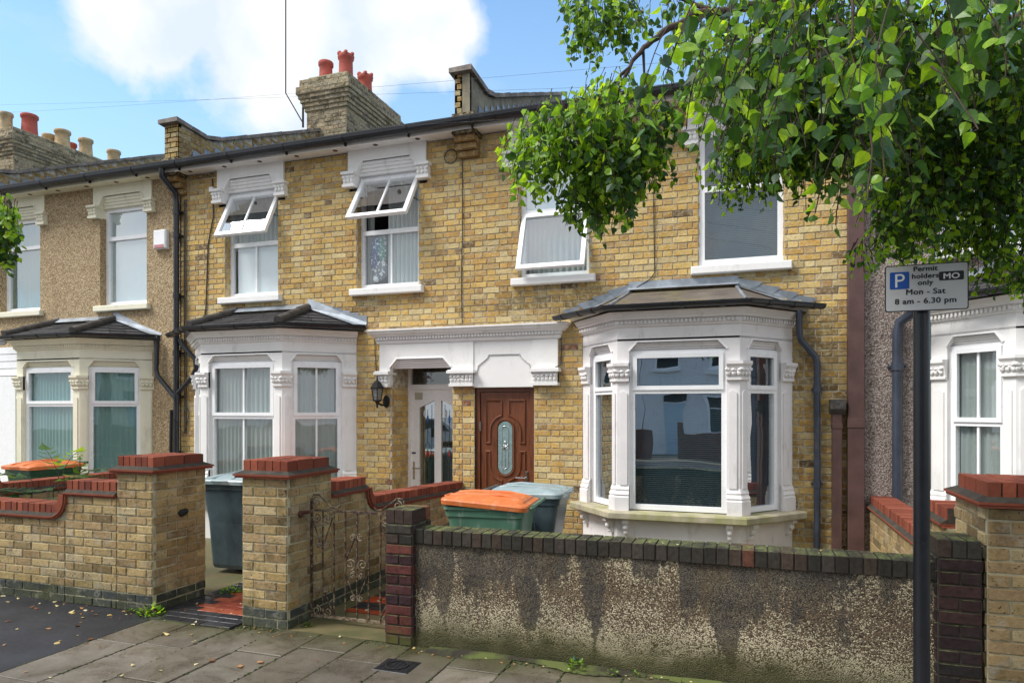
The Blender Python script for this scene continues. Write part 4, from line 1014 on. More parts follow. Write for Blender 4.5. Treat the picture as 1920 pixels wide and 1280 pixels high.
def pillar(t,x0,x1,y0,y1,top=1.2,name='brick_pillar',colf=gcol,cap=True,bm='gbrick',mm_='gmortar',bond='stretcher',blue=True):
    mo=MB(); br=MB()
    for o,u,n,wd in (((x0,y0,0),(1,0,0),(0,-1,0),x1-x0),((x1,y0,0),(0,1,0),(1,0,0),y1-y0),((x1,y1,0),(-1,0,0),(0,1,0),x1-x0),((x0,y1,0),(0,-1,0),(-1,0,0),y1-y0)):
        bricks(br,mo,F(o,u,n),0,wd,0,top,colf,bond,ph=.0 if wd<.5 else .03)
    mo.face([(x0,y0,top),(x1,y0,top),(x1,y1,top),(x0,y1,top)])
    p=mo.build(name,M[mm_],t); br.build('brickwork',M[bm],p)
    if cap:
        c=MB()
        c.wbox(x0-.045,x1+.045,y0-.045,y1+.045,top+.001,top+.015,red_col()); c.wbox(x0-.055,x1+.055,y0-.055,y1+.055,top+.018,top+.032,red_col())
        c.build('creasing_tile',M['redbrick'],p)
        c=MB(); a=.05; b=.01; z0=top+.033; z1=top+.062
        vs=[Vector((x,y,z)) for (e,z) in ((a,z0),(-b,z1)) for x,y in ((x0-e,y0-e),(x1+e,y0-e),(x1+e,y1+e),(x0-e,y1+e))]
        c.mesh(vs,[(k,(k+1)%4,4+(k+1)%4,4+k) for k in range(4)]); c.wbox(x0+.012,x1-.012,y0+.012,y1-.012,top+.03,top+.135); c.build('mortar_fillet',M['dmortar'],p)
        c=MB(); nx=max(1,round((x1-x0)/.0735)); wx=(x1-x0)/nx
        lens=[.215,.215,.13] if (y1-y0)>.5 else [.215,.2]
        for i in range(nx):
            y=y0; ls=lens if i%2==0 else lens[::-1]
            for ln in ls:
                e=min(y+ln,y1); 
                if e-y>.03: c.box(F((0,0,0),(1,0,0),(0,0,1),(0,1,0)),x0+i*wx+.004,x0+(i+1)*wx-.004,y+.004,e-.004,top+.035,top+.142+rnd.uniform(-.002,.002),red_col(),bev=.003,jit=.0012)
                y=e+.002
        c.build('brick_cap',M['redbrick'],p)
    return p
def stepped_wall(t,fr,L0,L1,hi,lowv,n_faces,thick,curve_dir,colf=gcol,lowend=None):
    """wall along fr.u from L0 to L1; high stretch next to the pillar; curve_dir +1: high stretch first"""
    lowend=lowend if lowend is not None else lowv
    if curve_dir>0: hu0,hu1=L0,hi
    else: hu0,hu1=hi,L1
    def top(u):
        if hu0<=u<=hu1: return .975
        return lowv-.03
    mo=MB(); br=MB()
    for s in n_faces:
        f=F(fr.p(0,0,0 if s>0 else -thick),fr.u,fr.n*s)
        bricks(br,mo,f,hu0,hu1,0,.975,colf,'stretcher')
        u0,u1=(hu1,L1) if curve_dir>0 else (L0,hu0)
        bricks(br,mo,f,u0,u1,0,.75,colf,'stretcher')
        # corner behind the swept coping
        if curve_dir>0: mo.prism(f,[(hu1,.75),(hu1+.19,.75),(hu1+.06,.80),(hu1,.96)],-.05,0)
        else: mo.prism(f,[(hu0,.75),(hu0,.96),(hu0-.06,.80),(hu0-.19,.75)],-.05,0)
    mo.box(fr,L0,L1,0,.75,-thick+.003,-.003); mo.box(fr,hu0,hu1,.74,.975,-thick+.003,-.003)
    wl_=mo.build('wall_body',M['gmortar'],t); br.build('brickwork',M['gbrick'],wl_)
    r=.17
    if curve_dir>0:
        coping(t,fr,[(hu0,1.005),(hu1-.01,1.005)],-thick-.0,0.0)
        coping(t,fr,[(hu1+.0,.99),(hu1+.0,lowv+r)]+arcpts(hu1+r,lowv+r,r,180,270)[1:]+[(L1,lowend)],-thick,0.0)
    else:
        coping(t,fr,[(hu0+.01,1.005),(hu1,1.005)],-thick,0.0)
        coping(t,fr,[(L0,lowend)]+[(hu0-r,lowv)]+arcpts(hu0-r,lowv+r,r,-90,0)[1:]+[(hu0,.99)],-thick,0.0)
# wall in front of house B with its gate pillar
t=thing('garden_wall',(-6.4,WY,0),'low yellow brick garden wall with red curved coping and left gate pillar','wall','brick garden walls')
stepped_wall(t,F((0,WY,0)),-8.2,-5.24,-5.86,.78,(1,),.22,-1)
pillar(t,-5.24,-4.835,WY,5.15)
q=MB(); q.blob((-4.83,4.86,.82),.03,.05,.035); q.blob((-4.82,4.89,.83),.03,.03,.03); q.build('gate_hinge_stub',M['dark'],t)
t=thing('garden_wall',(-3.6,6.3,0),'yellow brick pillar and side wall between the two paths, red coping sloping back to the doors','wall','brick garden walls')
pillar(t,-3.89,-3.455,WY,5.15)
stepped_wall(t,F((-3.46,0,0),(0,1,0),(1,0,0)),5.15,FY,5.76,.80,(1,),.22,1,lowend=.72)
q=MB(); q.tube([(-3.45,4.72,.91),(-3.38,4.74,.915)],.014,6); q.blob((-3.44,4.70,.90),.02,.03,.03); q.build('hinge_pin',mat_simple('rust',lin(96,50,34,.8),.8,var=.4,scale=30),t)
t=thing('garden_wall',(-8.06,6.3,0),'party garden wall in front of the pebbledashed house with red brick coping','wall','brick garden walls')
stepped_wall(t,F((-8.06,0,0),(0,1,0),(1,0,0)),4.77,FY,5.36,.80,(1,),.22,1)
t=thing('garden_wall',(1.4,6.0,0),'right hand side wall and large pillar with red brick cap, behind the sign post','wall','brick garden walls')
pillar(t,1.285,1.72,WY-.02,5.15)
stepped_wall(t,F((1.235,0,0),(0,1,0),(-1,0,0)),5.15,FY,5.62,.735,(1,),.22,1)
bricks_tmp=None
# rendered wall in front of house C
t=thing('rendered_wall',(-.65,WY,0),'stained pebble rendered front wall with dark mossy brick coping and two dark brick end pillars','wall')
m=MT('stained_roughcast',rough=.92,spec=.25)
v=m.N('ShaderNodeTexVoronoi'); v.inputs['Scale'].default_value=140; m.L(m.co,v.inputs['Vector']); sc3=m.N('ShaderNodeSeparateColor'); m.L(v.outputs['Color'],sc3.inputs[0])
X_,Y_,Z_=m.xyz()
cream=lin(210,198,168,.86)
peb=m.ramp(sc3.outputs[0],[(0,lin(62,52,44)),(.25,lin(100,82,64)),(.5,lin(142,126,102)),(.75,lin(80,70,62)),(1,lin(122,106,86))])
worn=m.noise(3.2,6,.72)                         # where the top coat has lost its pebbles
# exposed pebbles concentrate in the middle band, bare render lower
band=m.math('ADD',m.math('MULTIPLY',m.math('ABSOLUTE',m.math('SUBTRACT',Z_,.50)),-1.7),m.math('ADD',m.math('MULTIPLY',worn,1.3),.32))
pm_=m.math('GREATER_THAN',m.math('ADD',band,m.math('MULTIPLY',m.math('SUBTRACT',sc3.outputs[1],.5),.95)),.55)
c=m.mix(pm_,cream,peb)
# damp, dark run-off below the coping: vertical tongues of uneven length
st=m.noise(3.1,3,.6,m.map((1,1,.16)),.3); st2=m.noise(7,3,.6,m.map((1,1,.12))); st3=m.noise(30,4,.7)
tong=m.math('ADD',m.math('ADD',m.math('MULTIPLY',st,2.7),m.math('MULTIPLY',st2,.8)),m.math('ADD',m.math('MULTIPLY',Z_,.85),m.math('MULTIPLY',m.math('SUBTRACT',st3,.5),.7)))
tk=m.rf(m.math('SUBTRACT',tong,1.72),.46,.56)
greyc=m.mix(m.rf(sc3.outputs[2],.2,.9),lin(60,57,56,.8),m.mix(m.rf(m.noise(6,4),.4,.6),lin(98,92,87,.8),lin(132,120,100,.8)))
c=m.mix(m.math('MULTIPLY',tk,.88),c,greyc)
ry=m.rf(m.math('ADD',m.noise(4.2,3,.6,m.map((1,1,.15))),m.math('MULTIPLY',Z_,.2)),.70,.76); c=m.mix(m.math('MULTIPLY',ry,.15),c,lin(120,96,60))
gr=m.math('ADD',m.math('MULTIPLY',Z_,-3.2),m.math('ADD',m.math('MULTIPLY',m.noise(4,5,.65),.9),.58))
c=m.mix(m.math('MULTIPLY',m.rf(gr,.1,.75),.85),c,lin(92,90,44,.75))
c=m.mix(m.math('MULTIPLY',m.rf(m.math('ADD',gr,-.25),.15,.8),.8),c,lin(52,54,34,.7))
m.col(c); m.bump(m.math('ADD',m.math('SUBTRACT',1.0,v.outputs['Distance']),m.noise(60,4)),.9,.012); M['roughcast']=m.m
q=MB()
nu,nv=120,30
f=F((0,WY+.02,0)); u0,u1=-2.34,1.04
for i in range(nu):
    for j in range(nv):
        P=[]
        for a,b in ((i,j),(i+1,j),(i+1,j+1),(i,j+1)):
            rr=random.Random(a*977+b*31); P.append(f.p(u0+(u1-u0)*a/nu,.765*b/nv,.004*math.sin(a*.23)+.004*math.cos(b*.5+a*.1)+rr.uniform(0,.003)+(0.018*(1-b/5) if b<5 else 0)))
        q.face(P,None,True)
q.box(f,u0,u1,0,.765,-.19,-.012)
q.build('wall_body',M['roughcast'],t)
m=MT('mossy_dark_brick',rough=.85,spec=.3); a=m.attr(); n1=m.noise(30,5,.65); g_=m.N('ShaderNodeNewGeometry'); s_=m.N('ShaderNodeSeparateXYZ'); m.L(g_.outputs['Normal'],s_.inputs[0])
c=m.mix(m.rf(n1,.4,.7),a,m.mix(1.0,a,(.5,.48,.45),'MULTIPLY'))
mf=m.math('MULTIPLY',m.rf(s_.outputs['Z'],.5,.9),m.rf(m.noise(9,6,.75),.42,.58)); c=m.mix(mf,c,m.mix(m.rf(m.noise(50,3),.4,.6),(.075,.085,.03),(.15,.17,.06)))
gz=m.geoz(); c=m.mix(m.math('MULTIPLY',m.rf(m.math('ADD',m.math('MULTIPLY',gz['Z'],-2.6),m.noise(4,4)),.15,.5),.8),c,(.085,.10,.02))
m.col(c); m.bump(n1,.5,.006); M['mossbrick']=m.m
def darkc(u=0,v=0):
    k=rnd.uniform(.6,1.15); c=rnd.choice([lin(64,58,52),lin(60,56,50),lin(70,58,50),lin(56,54,48)])
    if rnd.random()<.012: c=lin(104,66,52)
    return tuple(q*k*1.1 for q in c)
def blackc(u=0,v=0):
    k=rnd.uniform(.6,1.1); c=rnd.choice([lin(50,44,42),lin(58,48,46),lin(44,42,40)]); return tuple(q*k for q in c)
coping(t,F((0,WY,0)),[(-2.335,.762),(1.035,.762)],-.215,0.0,h=.104,colf=darkc,mat='mossbrick',tiles=False,step=.0768)
def engc(u,v):
    if v>.68: return darkc()
    k=rnd.uniform(.6,1.05); c=rnd.choice([lin(92,50,46),lin(78,46,46),lin(66,44,48),lin(104,58,50)]); return tuple(q*k for q in c)
def engd(u,v):
    if rnd.random()<.03: return lin(104,60,46,.7)
    k=rnd.uniform(.6,1.0); c=rnd.choice([lin(56,42,42),lin(48,42,42),lin(66,46,44)]); return tuple(q*k for q in c)
for (x0,x1,cf,yy) in ((-2.56,-2.338,engc,WY-.02),(1.038,1.256,engd,WY-.03)):
    p=pillar(t,x0,x1,yy,yy+.30,.90,'end_pillar',cf,False,'mossbrick','dmortar')
    q=MB()
    fr=F((0,0,0),(1,0,0),(0,0,1),(0,1,0))
    for k in range(3): q.box(fr,x0+k*.0735+.002,x0+(k+1)*.0735-.003,yy,yy+.22,.905,1.005,(lin(66,52,46) if x0<0 else darkc()),bev=.003,jit=.001)
    for k in range(1): q.box(fr,x0+.002,x1-.002,yy+.225,yy+.30,.905,1.003,lin(130,82,62) if x0<0 else darkc(),bev=.003,jit=.001)
    q.build('pillar_top_course',M['mossbrick'],p)
# ------------------------------------------------------------------ iron gate
m=MT('rusty_painted_iron',rough=.7); m.col(m.mix(m.rf(m.noise(26,4,.7),.48,.60),lin(60,38,34,.8),m.mix(m.rf(m.noise(60,3),.4,.6),lin(150,138,110,.8),lin(120,96,66,.8)))); m.bump(m.noise(150,3),.4,.002); M['iron']=m.m
m=MT('flaking_cream_iron',rough=.6); m.col(m.mix(m.rf(m.noise(40,4,.7),.46,.56),lin(160,148,124,.8),lin(96,64,46,.8))); M['iron2']=m.m
t=thing('iron_gate',(-3.4,4.80,0),'rusty wrought iron garden gate with scrolls, between the brick pillar and the dark end pillar','gate')
GF=F((-3.405,4.80,0)); gw=.86
q=MB(); 
q.box(GF,-.009,.009,.05,1.02,-.009,.009); q.box(GF,gw-.009,gw+.009,.05,1.0,-.009,.009); q.box(GF,0,gw,.915,.933,-.008,.008)
q.build('gate_frame',M['iron'],t)
q=MB(); q.box(GF,0,gw,.048,.066,-.012,.012); q.build('bottom_rail',M['iron2'],t)
bars_=[.107,.215,.3225,.43,.5375,.645,.7525]
for u in bars_:
    q=MB(); q.tube([GF.p(u,.06,0),GF.p(u,.92,0)],.0072,6); q.build('gate_bar',M['iron'],t)
def scroll(c,r,s,turn=1.55,a0=0):
    pts=[]; n=20
    for k in range(n+1):
        f=k/n; a=a0+s*turn*2*math.pi*f; rr=r*(1-.78*f); pts.append(GF.p(c[0]+rr*math.cos(a),c[1]+rr*math.sin(a),.008))
    return pts
def addscroll(c,r,s,a0): q=MB(); q.tube(scroll(c,r,s,1.5,a0),.0054,5); q.build('scroll',M['iron2'],t)
HP=math.pi/2
for cx_,m_ in ((.107,1),(.43,1),(.7525,1)):
    for s in (-1,1):
        if cx_!=.43:
            addscroll((cx_+s*.052,.865),.045,-s,-HP+s*HP*1); addscroll((cx_+s*.033,.64),.028,s,HP)
            addscroll((cx_+s*.036,.275),.026,-s,-HP); addscroll((cx_+s*.052,.10),.045,s,HP)
        else:
            addscroll((cx_+s*.036,.72),.03,s,HP); addscroll((cx_+s*.055,.505),.048,-s,-HP)
            addscroll((cx_+s*.036,.42),.03,s,HP); addscroll((cx_+s*.036,.235),.028,s,HP)
        q=MB()
        if cx_!=.43: q.tube([GF.p(cx_+s*.1,.87,.008),GF.p(cx_+s*.012,.64,.008)],.0058,5); q.build('scroll_stem',M['iron'],t); q=MB(); q.tube([GF.p(cx_+s*.1,.10,.008),GF.p(cx_+s*.012,.29,.008)],.0058,5)
        else:
            if s<0:
                q.tube([GF.p(cx_+s*.1,.53,.008),GF.p(cx_+s*.012,.72,.008)],.0058,5); q.build('scroll_stem',M['iron'],t); q=MB()
            q.tube([GF.p(cx_+s*.1,.42,.008),GF.p(cx_+s*.012,.22,.008)],.0058,5)
        q.build('scroll_stem',M['iron'],t)
q=MB(); q.tube([GF.p(0,1.02,0),GF.p(.02,1.05,0),GF.p(.07,1.05,0),GF.p(.12,1.01,0),GF.p(.19,.955,0),GF.p(.25,.95,0),GF.p(.28,.97,0),GF.p(.275,.99,0),GF.p(.25,.985,0)],.006,6)
q.tube([GF.p(gw,1.0,0),GF.p(gw-.02,1.05,0),GF.p(gw-.07,1.05,0),GF.p(gw-.12,1.01,0),GF.p(gw-.2,.955,0),GF.p(gw-.25,.95,0),GF.p(gw-.27,.97,0)],.006,6); q.build('top_crest',M['iron'],t)
addscroll((.055,.995),.04,1,HP); addscroll((gw-.055,.995),.04,-1,HP)
# ------------------------------------------------------------------ wheelie bins
def rr(w2,d2,r,n=4):
    pts=[]
    for cx_,cy_,a0 in ((w2-r,d2-r,0),(-w2+r,d2-r,90),(-w2+r,-d2+r,180),(w2-r,-d2+r,270)):
        for k in range(n+1): a=R(a0+90*k/n); pts.append((cx_+r*math.cos(a),cy_+r*math.sin(a)))
    return pts
def loft(q,secs,T,cap=True):
    rings=[[T(x+ox,y+oy,z) for x,y in rr(w2,d2,r)] for (z,w2,d2,r,ox,oy) in secs]; k=len(rings[0])
    vs=[v for g in rings for v in g]; fs=[(i*k+j,i*k+(j+1)%k,(i+1)*k+(j+1)%k,(i+1)*k+j) for i in range(len(rings)-1) for j in range(k)]
    q.mesh(vs,fs,None,False)
    if cap: q.face(rings[0][::-1]); q.face(rings[-1])
def bin_(loc,rot,body,lid,label,lidang=0,h=1.0):
    t=thing('wheelie_bin',loc,label,'wheelie bin','wheelie bins in the front gardens'); ca,sa=math.cos(rot),math.sin(rot); s=h/1.0
    def T(x,y,z): return Vector((loc[0]+x*ca-y*sa,loc[1]+x*sa+y*ca,loc[2]+z))
    # local: front is -y, hinge at +y, width x
    q=MB(); loft(q,[(.06,.225,.25,.05,0,.0),(.10,.235,.265,.05,0,0),(.55,.25,.29,.05,0,-.01),(.86*s,.275,.33,.05,0,-.02),(.865*s,.285,.345,.05,0,-.02),(.92*s,.287,.35,.05,0,-.02),(.925*s,.30,.365,.05,0,-.02),(.95*s,.30,.365,.05,0,-.02),(.95*s,.27,.33,.05,0,-.02),(.90*s,.26,.32,.05,0,-.02)],T)
    for sx in (-1,1): 
        q.tube([T(sx*.271,.17,.52*s),T(sx*.276,.17,.70*s),T(sx*.279,.13,.75*s),T(sx*.279,-.08,.75*s),T(sx*.276,-.13,.70*s),T(sx*.27,-.13,.52*s)],.010,6)
    b=q.build('bin_body',body,t)
    q=MB(); A=R(lidang)
    def TL(x,y,z):  # lid rotates about the hinge at y=.36,z=.97
        yy=y-.36; zz=z; return T(x,.36+yy*math.cos(A)-0+zz*math.sin(A)*1, .955*s-yy*math.sin(A)+zz*math.cos(A)) 
    loft(q,[(-.035,.315,.375,.06,0,-.025),(.0,.318,.38,.06,0,-.025),(.012,.31,.372,.06,0,-.025),(.022,.27,.33,.06,0,-.02),(.036,.245,.30,.06,0,-.0),(.05,.20,.25,.08,0,.02),(.054,.12,.18,.08,0,.02)],TL)
    for sx in (-.12,.12):   # ribs
        q.tube([TL(sx,-.36,.02),TL(sx,-.22,.042),TL(sx,.1,.06),TL(sx,.25,.045)],.016,6)
    q.tube([TL(-.09,-.40,.0),TL(-.09,-.425,.004),TL(.09,-.425,.004),TL(.09,-.40,.0)],.009,6)
    l=q.build('bin_lid',lid,t)
    q=MB(); q.tube([T(-.27,.40,.97*s),T(.27,.40,.97*s)],.016,8); q.tube([T(-.2,.36,.93*s),T(-.2,.41,.97*s)],.014,6); q.tube([T(.2,.36,.93*s),T(.2,.41,.97*s)],.014,6); q.build('bin_handle',body,t)
    for sx in (-1,1):
        q=MB(); ax=(Vector((0,0,1)),Vector((-sa,ca,0)),Vector((ca,sa,0))*sx); q.lathe(T(sx*.21,.27,.10),[(0,0),(.06,0),(.10,.005),(.10,.045),(.06,.05),(0,.045)],16,axis=ax); q.build('wheel',M['rubber'],t)
    q=MB(); q.tube([T(-.25,.27,.1),T(.25,.27,.1)],.012,6); q.build('axle',M['dark'],t)
    return t
green=mat_simple('green_bin_plastic',lin(98,142,118,.8),.42,var=.15,scale=5,dirt=((.42,.46,.40),.55,14,.55))
dgreen=mat_simple('dark_green_bin_plastic',lin(30,84,56,.75),.4,var=.2)
grey=mat_simple('grey_bin_plastic',lin(92,110,118,.75),.38,var=.25,scale=3,dirt=((.02,.025,.03),.65,2.2,.5))
pale=mat_simple('pale_grey_lid_plastic',lin(172,192,196,.75),.35,var=.2,scale=4,dirt=((.5,.55,.55),.5,3,.5))
orange=mat_simple('orange_lid_plastic',lin(232,126,66,.85),.42,var=.12,scale=10,dirt=((.75,.42,.25),.5,16,.55))
bin_((-2.10,5.62,.0),R(-90+6),green,orange,'green wheelie bin with orange lid ajar behind the mossy wall',4,.98)
bin_((-2.02,6.35,.0),R(90+3),grey,pale,'grey wheelie bin with pale lid behind the green one, left of the lead roofed bay',1,1.0)
bin_((-5.22,6.15,.0),R(2),grey,pale,'dark grey wheelie bin with pale grey lid in the gap between the gate pillars',0,1.05)
bin_((-5.28,7.05,.0),R(0),dgreen,orange,'wheelie bin with orange lid, mostly hidden behind a grey bin and a pillar',0,1.05)
bin_((-9.0,6.7,.0),R(-4),dgreen,orange,'dark green wheelie bin with flat orange lid in front of the cream bay',0,1.05)
# ------------------------------------------------------------------ parking sign
def text(s_,size,fr,u,v,n,mat,parent,align='CENTER',bold=.0,name='lettering',sx=1.0):
    cu=bpy.data.curves.new('lettering','FONT'); cu.body=s_; cu.size=size; cu.align_x=align; cu.offset=bold; cu.extrude=.0006; cu.space_character=1.06
    o=bpy.data.objects.new('tmp',cu); C.objects.link(o); bpy.context.view_layer.update()
    me=bpy.data.meshes.new_from_object(o.evaluated_get(bpy.context.evaluated_depsgraph_get())); bpy.data.objects.remove(o)
    r=base_of(parent)
    if s_!='P':
        me2=me.copy()
        import bmesh
        bm=bmesh.new(); bm.from_mesh(me)
        for du,dv,dn in ((.0011,0,.0001),(-.0011,0,.0002),(0,.0009,.0003),(0,-.0009,.0004)):
            k0=len(bm.verts); bm.from_mesh(me2); bm.verts.ensure_lookup_table()
            for v_ in bm.verts[k0:]: v_.co+=Vector((du,dv,dn))
        bm.to_mesh(me); bm.free(); bpy.data.meshes.remove(me2)
    for v_ in me.vertices: v_.co=fr.p(u+v_.co.x*sx,v+v_.co.y,n+v_.co.z)-r
    me.materials.clear(); me.materials.append(mat); ob=bpy.data.objects.new(name,me); C.objects.link(ob); ob.parent=parent; return ob
sp=W(1728,800,3.47); 
t=thing('parking_sign',(sp.x,sp.y,0),'black post with white permit holders parking sign, in front of the right dark brick pillar','sign')
q=MB(); q.tube([(sp.x,sp.y,-.02),(sp.x,sp.y,2.47)],.038,20); q.lathe((sp.x,sp.y,2.47),[(.038,0),(.03,.015),(0,.02)],16); q.build('sign_post',mat_simple('black_gloss_post',(.012,.013,.018),.3,var=.2,scale=12,dirt=((.3,.3,.3),.25,14,.64)),t)
ul=W(1657,544,3.52); ur=W(1812,539,3.38); uu=(ur-ul); uu.z*=.3; wS=uu.length; uu.normalize(); nn=Vector((uu.y,-uu.x,0)).normalized(); mid_=(ul+ur)/2
SF=F(Vector((mid_.x,mid_.y,0))+nn*.05,uu,nn); zc=mid_.z; hw,hh=wS/2,.117
plate=mat_simple('sign_white',lin(214,214,216,.9),.45,var=.04,scale=8,dirt=((.3,.31,.3),.4,9,.57)); blk=MT('sign_black',(.008,.008,.01),.5).m; blue=MT('sign_blue',lin(28,84,172),.45).m
def rrect(u0,u1,v0,v1,r,n=4):
    return [(u+r*math.cos(R(a0+90*k/n)),v+r*math.sin(R(a0+90*k/n))) for u,v,a0 in ((u1-r,v1-r,0),(u0+r,v1-r,90),(u0+r,v0+r,180),(u1-r,v0+r,270)) for k in range(n+1)]
q=MB(); q.prism(SF,rrect(-hw,hw,zc-hh,zc+hh,.012),-.006,.0); pn=q.build('sign_border',blk,t)
q=MB(); q.prism(SF,rrect(-hw+.005,hw-.005,zc-hh+.005,zc+hh-.005,.009),-.004,.001); q.build('sign_panel',plate,t)
q=MB(); q.prism(SF,rrect(-hw+.022,-hw+.108,zc+hh-.120,zc+hh-.034,.006),0,.0022); q.build('blue_panel',blue,t)
q=MB(); q.prism(SF,rrect(hw-.125,hw-.02,zc+hh-.088,zc+hh-.044,.006),0,.0022); q.build('black_panel',blk,t)
wt=MT('sign_lettering_white',(.8,.8,.8),.5).m
text('P',.098,SF,-hw+.064,zc+hh-.111,.0026,wt,t,bold=0)
text('MO',.038,SF,hw-.0725,zc+hh-.0795,.0026,wt,t,bold=0,sx=1.15)
for s_,u,v,z_ in (('Permit',-.0,.035,.034),('holders',-.0,.071,.034),('only',-.0,.104,.034),('Mon - Sat',.0,.150,.038),('8 am - 6.30 pm',.0,.196,.038)):
    text(s_,z_,SF,u-.003,zc+hh-v-.0,.0016,blk,t,bold=0,sx=1.08)
for v in (-.05,.05):
    q=MB(); q.tube([(sp.x-.001,sp.y,zc+v-.015),(sp.x-.001,sp.y,zc+v+.015)],.043,16); q.build('post_clip',M['chrome'],t)
# utility cover in the pavement
t=thing('utility_cover',(W(745,1249,4.66).x,W(745,1249,4.66).y,.004),'small black cast iron cover set in the paving before the dark end pillar','drain cover')
c0=ROOT[t.name]; GFm=F((c0.x,c0.y,0),(1,0,0),(0,0,1),(0,1,0)); q=MB(); q.box(GFm,-.13,.13,-.11,.11,.0,.006,bev=.003); 
for k in range(7): q.box(GFm,-.11+k*.034,-.09+k*.034,-.09,.09,.006,.0085)
q.build('cover_plate',mat_simple('cast_iron',(.02,.02,.022),.45,var=.4,scale=30,bump=.4,bscale=120),t)
q=MB(); q.tube([GFm.p(.075*math.cos(a*.35),.075*math.sin(a*.35),.011) for a in range(19)],.004,5); q.build('cover_ring',M['dark'],t)
# ------------------------------------------------------------------ foliage
def leafshape(q,base,d,s,L_,col,fold=.25,curl=.2,hi=False):
    """base point, direction d, side s, length L_; heart-shaped birch leaf"""
    n=d.cross(s).normalized(); w_=L_*.40
    m0=base+d*(L_*.05); m1=base+d*(L_*.35)-n*(L_*.03); m2=base+d*(L_*.68)-n*(L_*curl*.25); tip=base+d*L_-n*(L_*curl*.7)
    up=n*(w_*fold)
    if hi:
        prof=[(.02,.30),(.10,.78),(.24,1.0),(.42,.92),(.60,.62),(.80,.25)]
        mids=[base+d*(L_*a)-n*(L_*curl*.7*a*a) for a,_ in prof]
        for sg in (-1,1):
            P=[mids[i]+s*(sg*w_*b)+up*b for i,(a,b) in enumerate(prof)]
            for i in range(len(prof)-1): q.face([mids[i],P[i],P[i+1],mids[i+1]],col)
            q.face([mids[-1],P[-1],tip],col)
        return
    for sg in (-1,1):
        l1=base+d*(L_*.14)+s*(sg*w_*.85)+up*.85; l2=base+d*(L_*.42)+s*(sg*w_*.95)+up*.95-n*(L_*.05)
        q.face([m0,l1,l2,m2] ,col); q.face([m2,l2,tip],col)
def vec3(r): return Vector((rnd.uniform(-r,r),rnd.uniform(-r,r),rnd.uniform(-r,r)))
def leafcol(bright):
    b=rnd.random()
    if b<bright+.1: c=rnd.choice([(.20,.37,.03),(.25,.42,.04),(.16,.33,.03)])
    else: c=rnd.choice([(.042,.115,.024),(.033,.09,.028),(.06,.14,.025),(.028,.075,.03)])  # dark greens deepened to paint shade inside the crown
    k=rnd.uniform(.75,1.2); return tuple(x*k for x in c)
def strand(lq,tq,p,ln,lsize,bright,drift,hi=False,gap=.028):
    d=Vector((drift.x,drift.y,-.35)); pts=[p.copy()]; n=max(3,int(ln/gap)); 
    for k in range(n):
        d=(d+Vector((rnd.uniform(-.18,.18),rnd.uniform(-.18,.18),-.22))).normalized()
        p=p+d*gap; pts.append(p.copy())
        a=rnd.uniform(0,6.28); out=Vector((math.cos(a),math.sin(a),rnd.uniform(-.9,.2))).normalized()
        L_=lsize*rnd.uniform(.7,1.15)*(1 if k<n-2 else .8)
        ld=(out*.75+Vector((0,0,-.75))+vec3(.25)).normalized(); side=ld.cross(vec3(1)+Vector((0,-.3,.5))).normalized()
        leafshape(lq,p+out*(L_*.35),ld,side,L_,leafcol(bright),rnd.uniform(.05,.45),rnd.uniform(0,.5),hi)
        if hi: tq.tube([p,p+out*(L_*.35)],.0009,3,cap=False)
    if tq is not None: tq.tube(pts,[.0030]+[.0018]*(len(pts)-1),3,cap=False)
def inside(px,py,polys):
    for P in polys:
        c=False; j=len(P)-1
        for i in range(len(P)):
            (x1,y1),(x2,y2)=P[i],P[j]
            if (y1>py)!=(y2>py) and px<(x2-x1)*(py-y1)/(y2-y1)+x1: c=not c
            j=i
        if c: return True
    return False
lq=MB(); tq=MB()
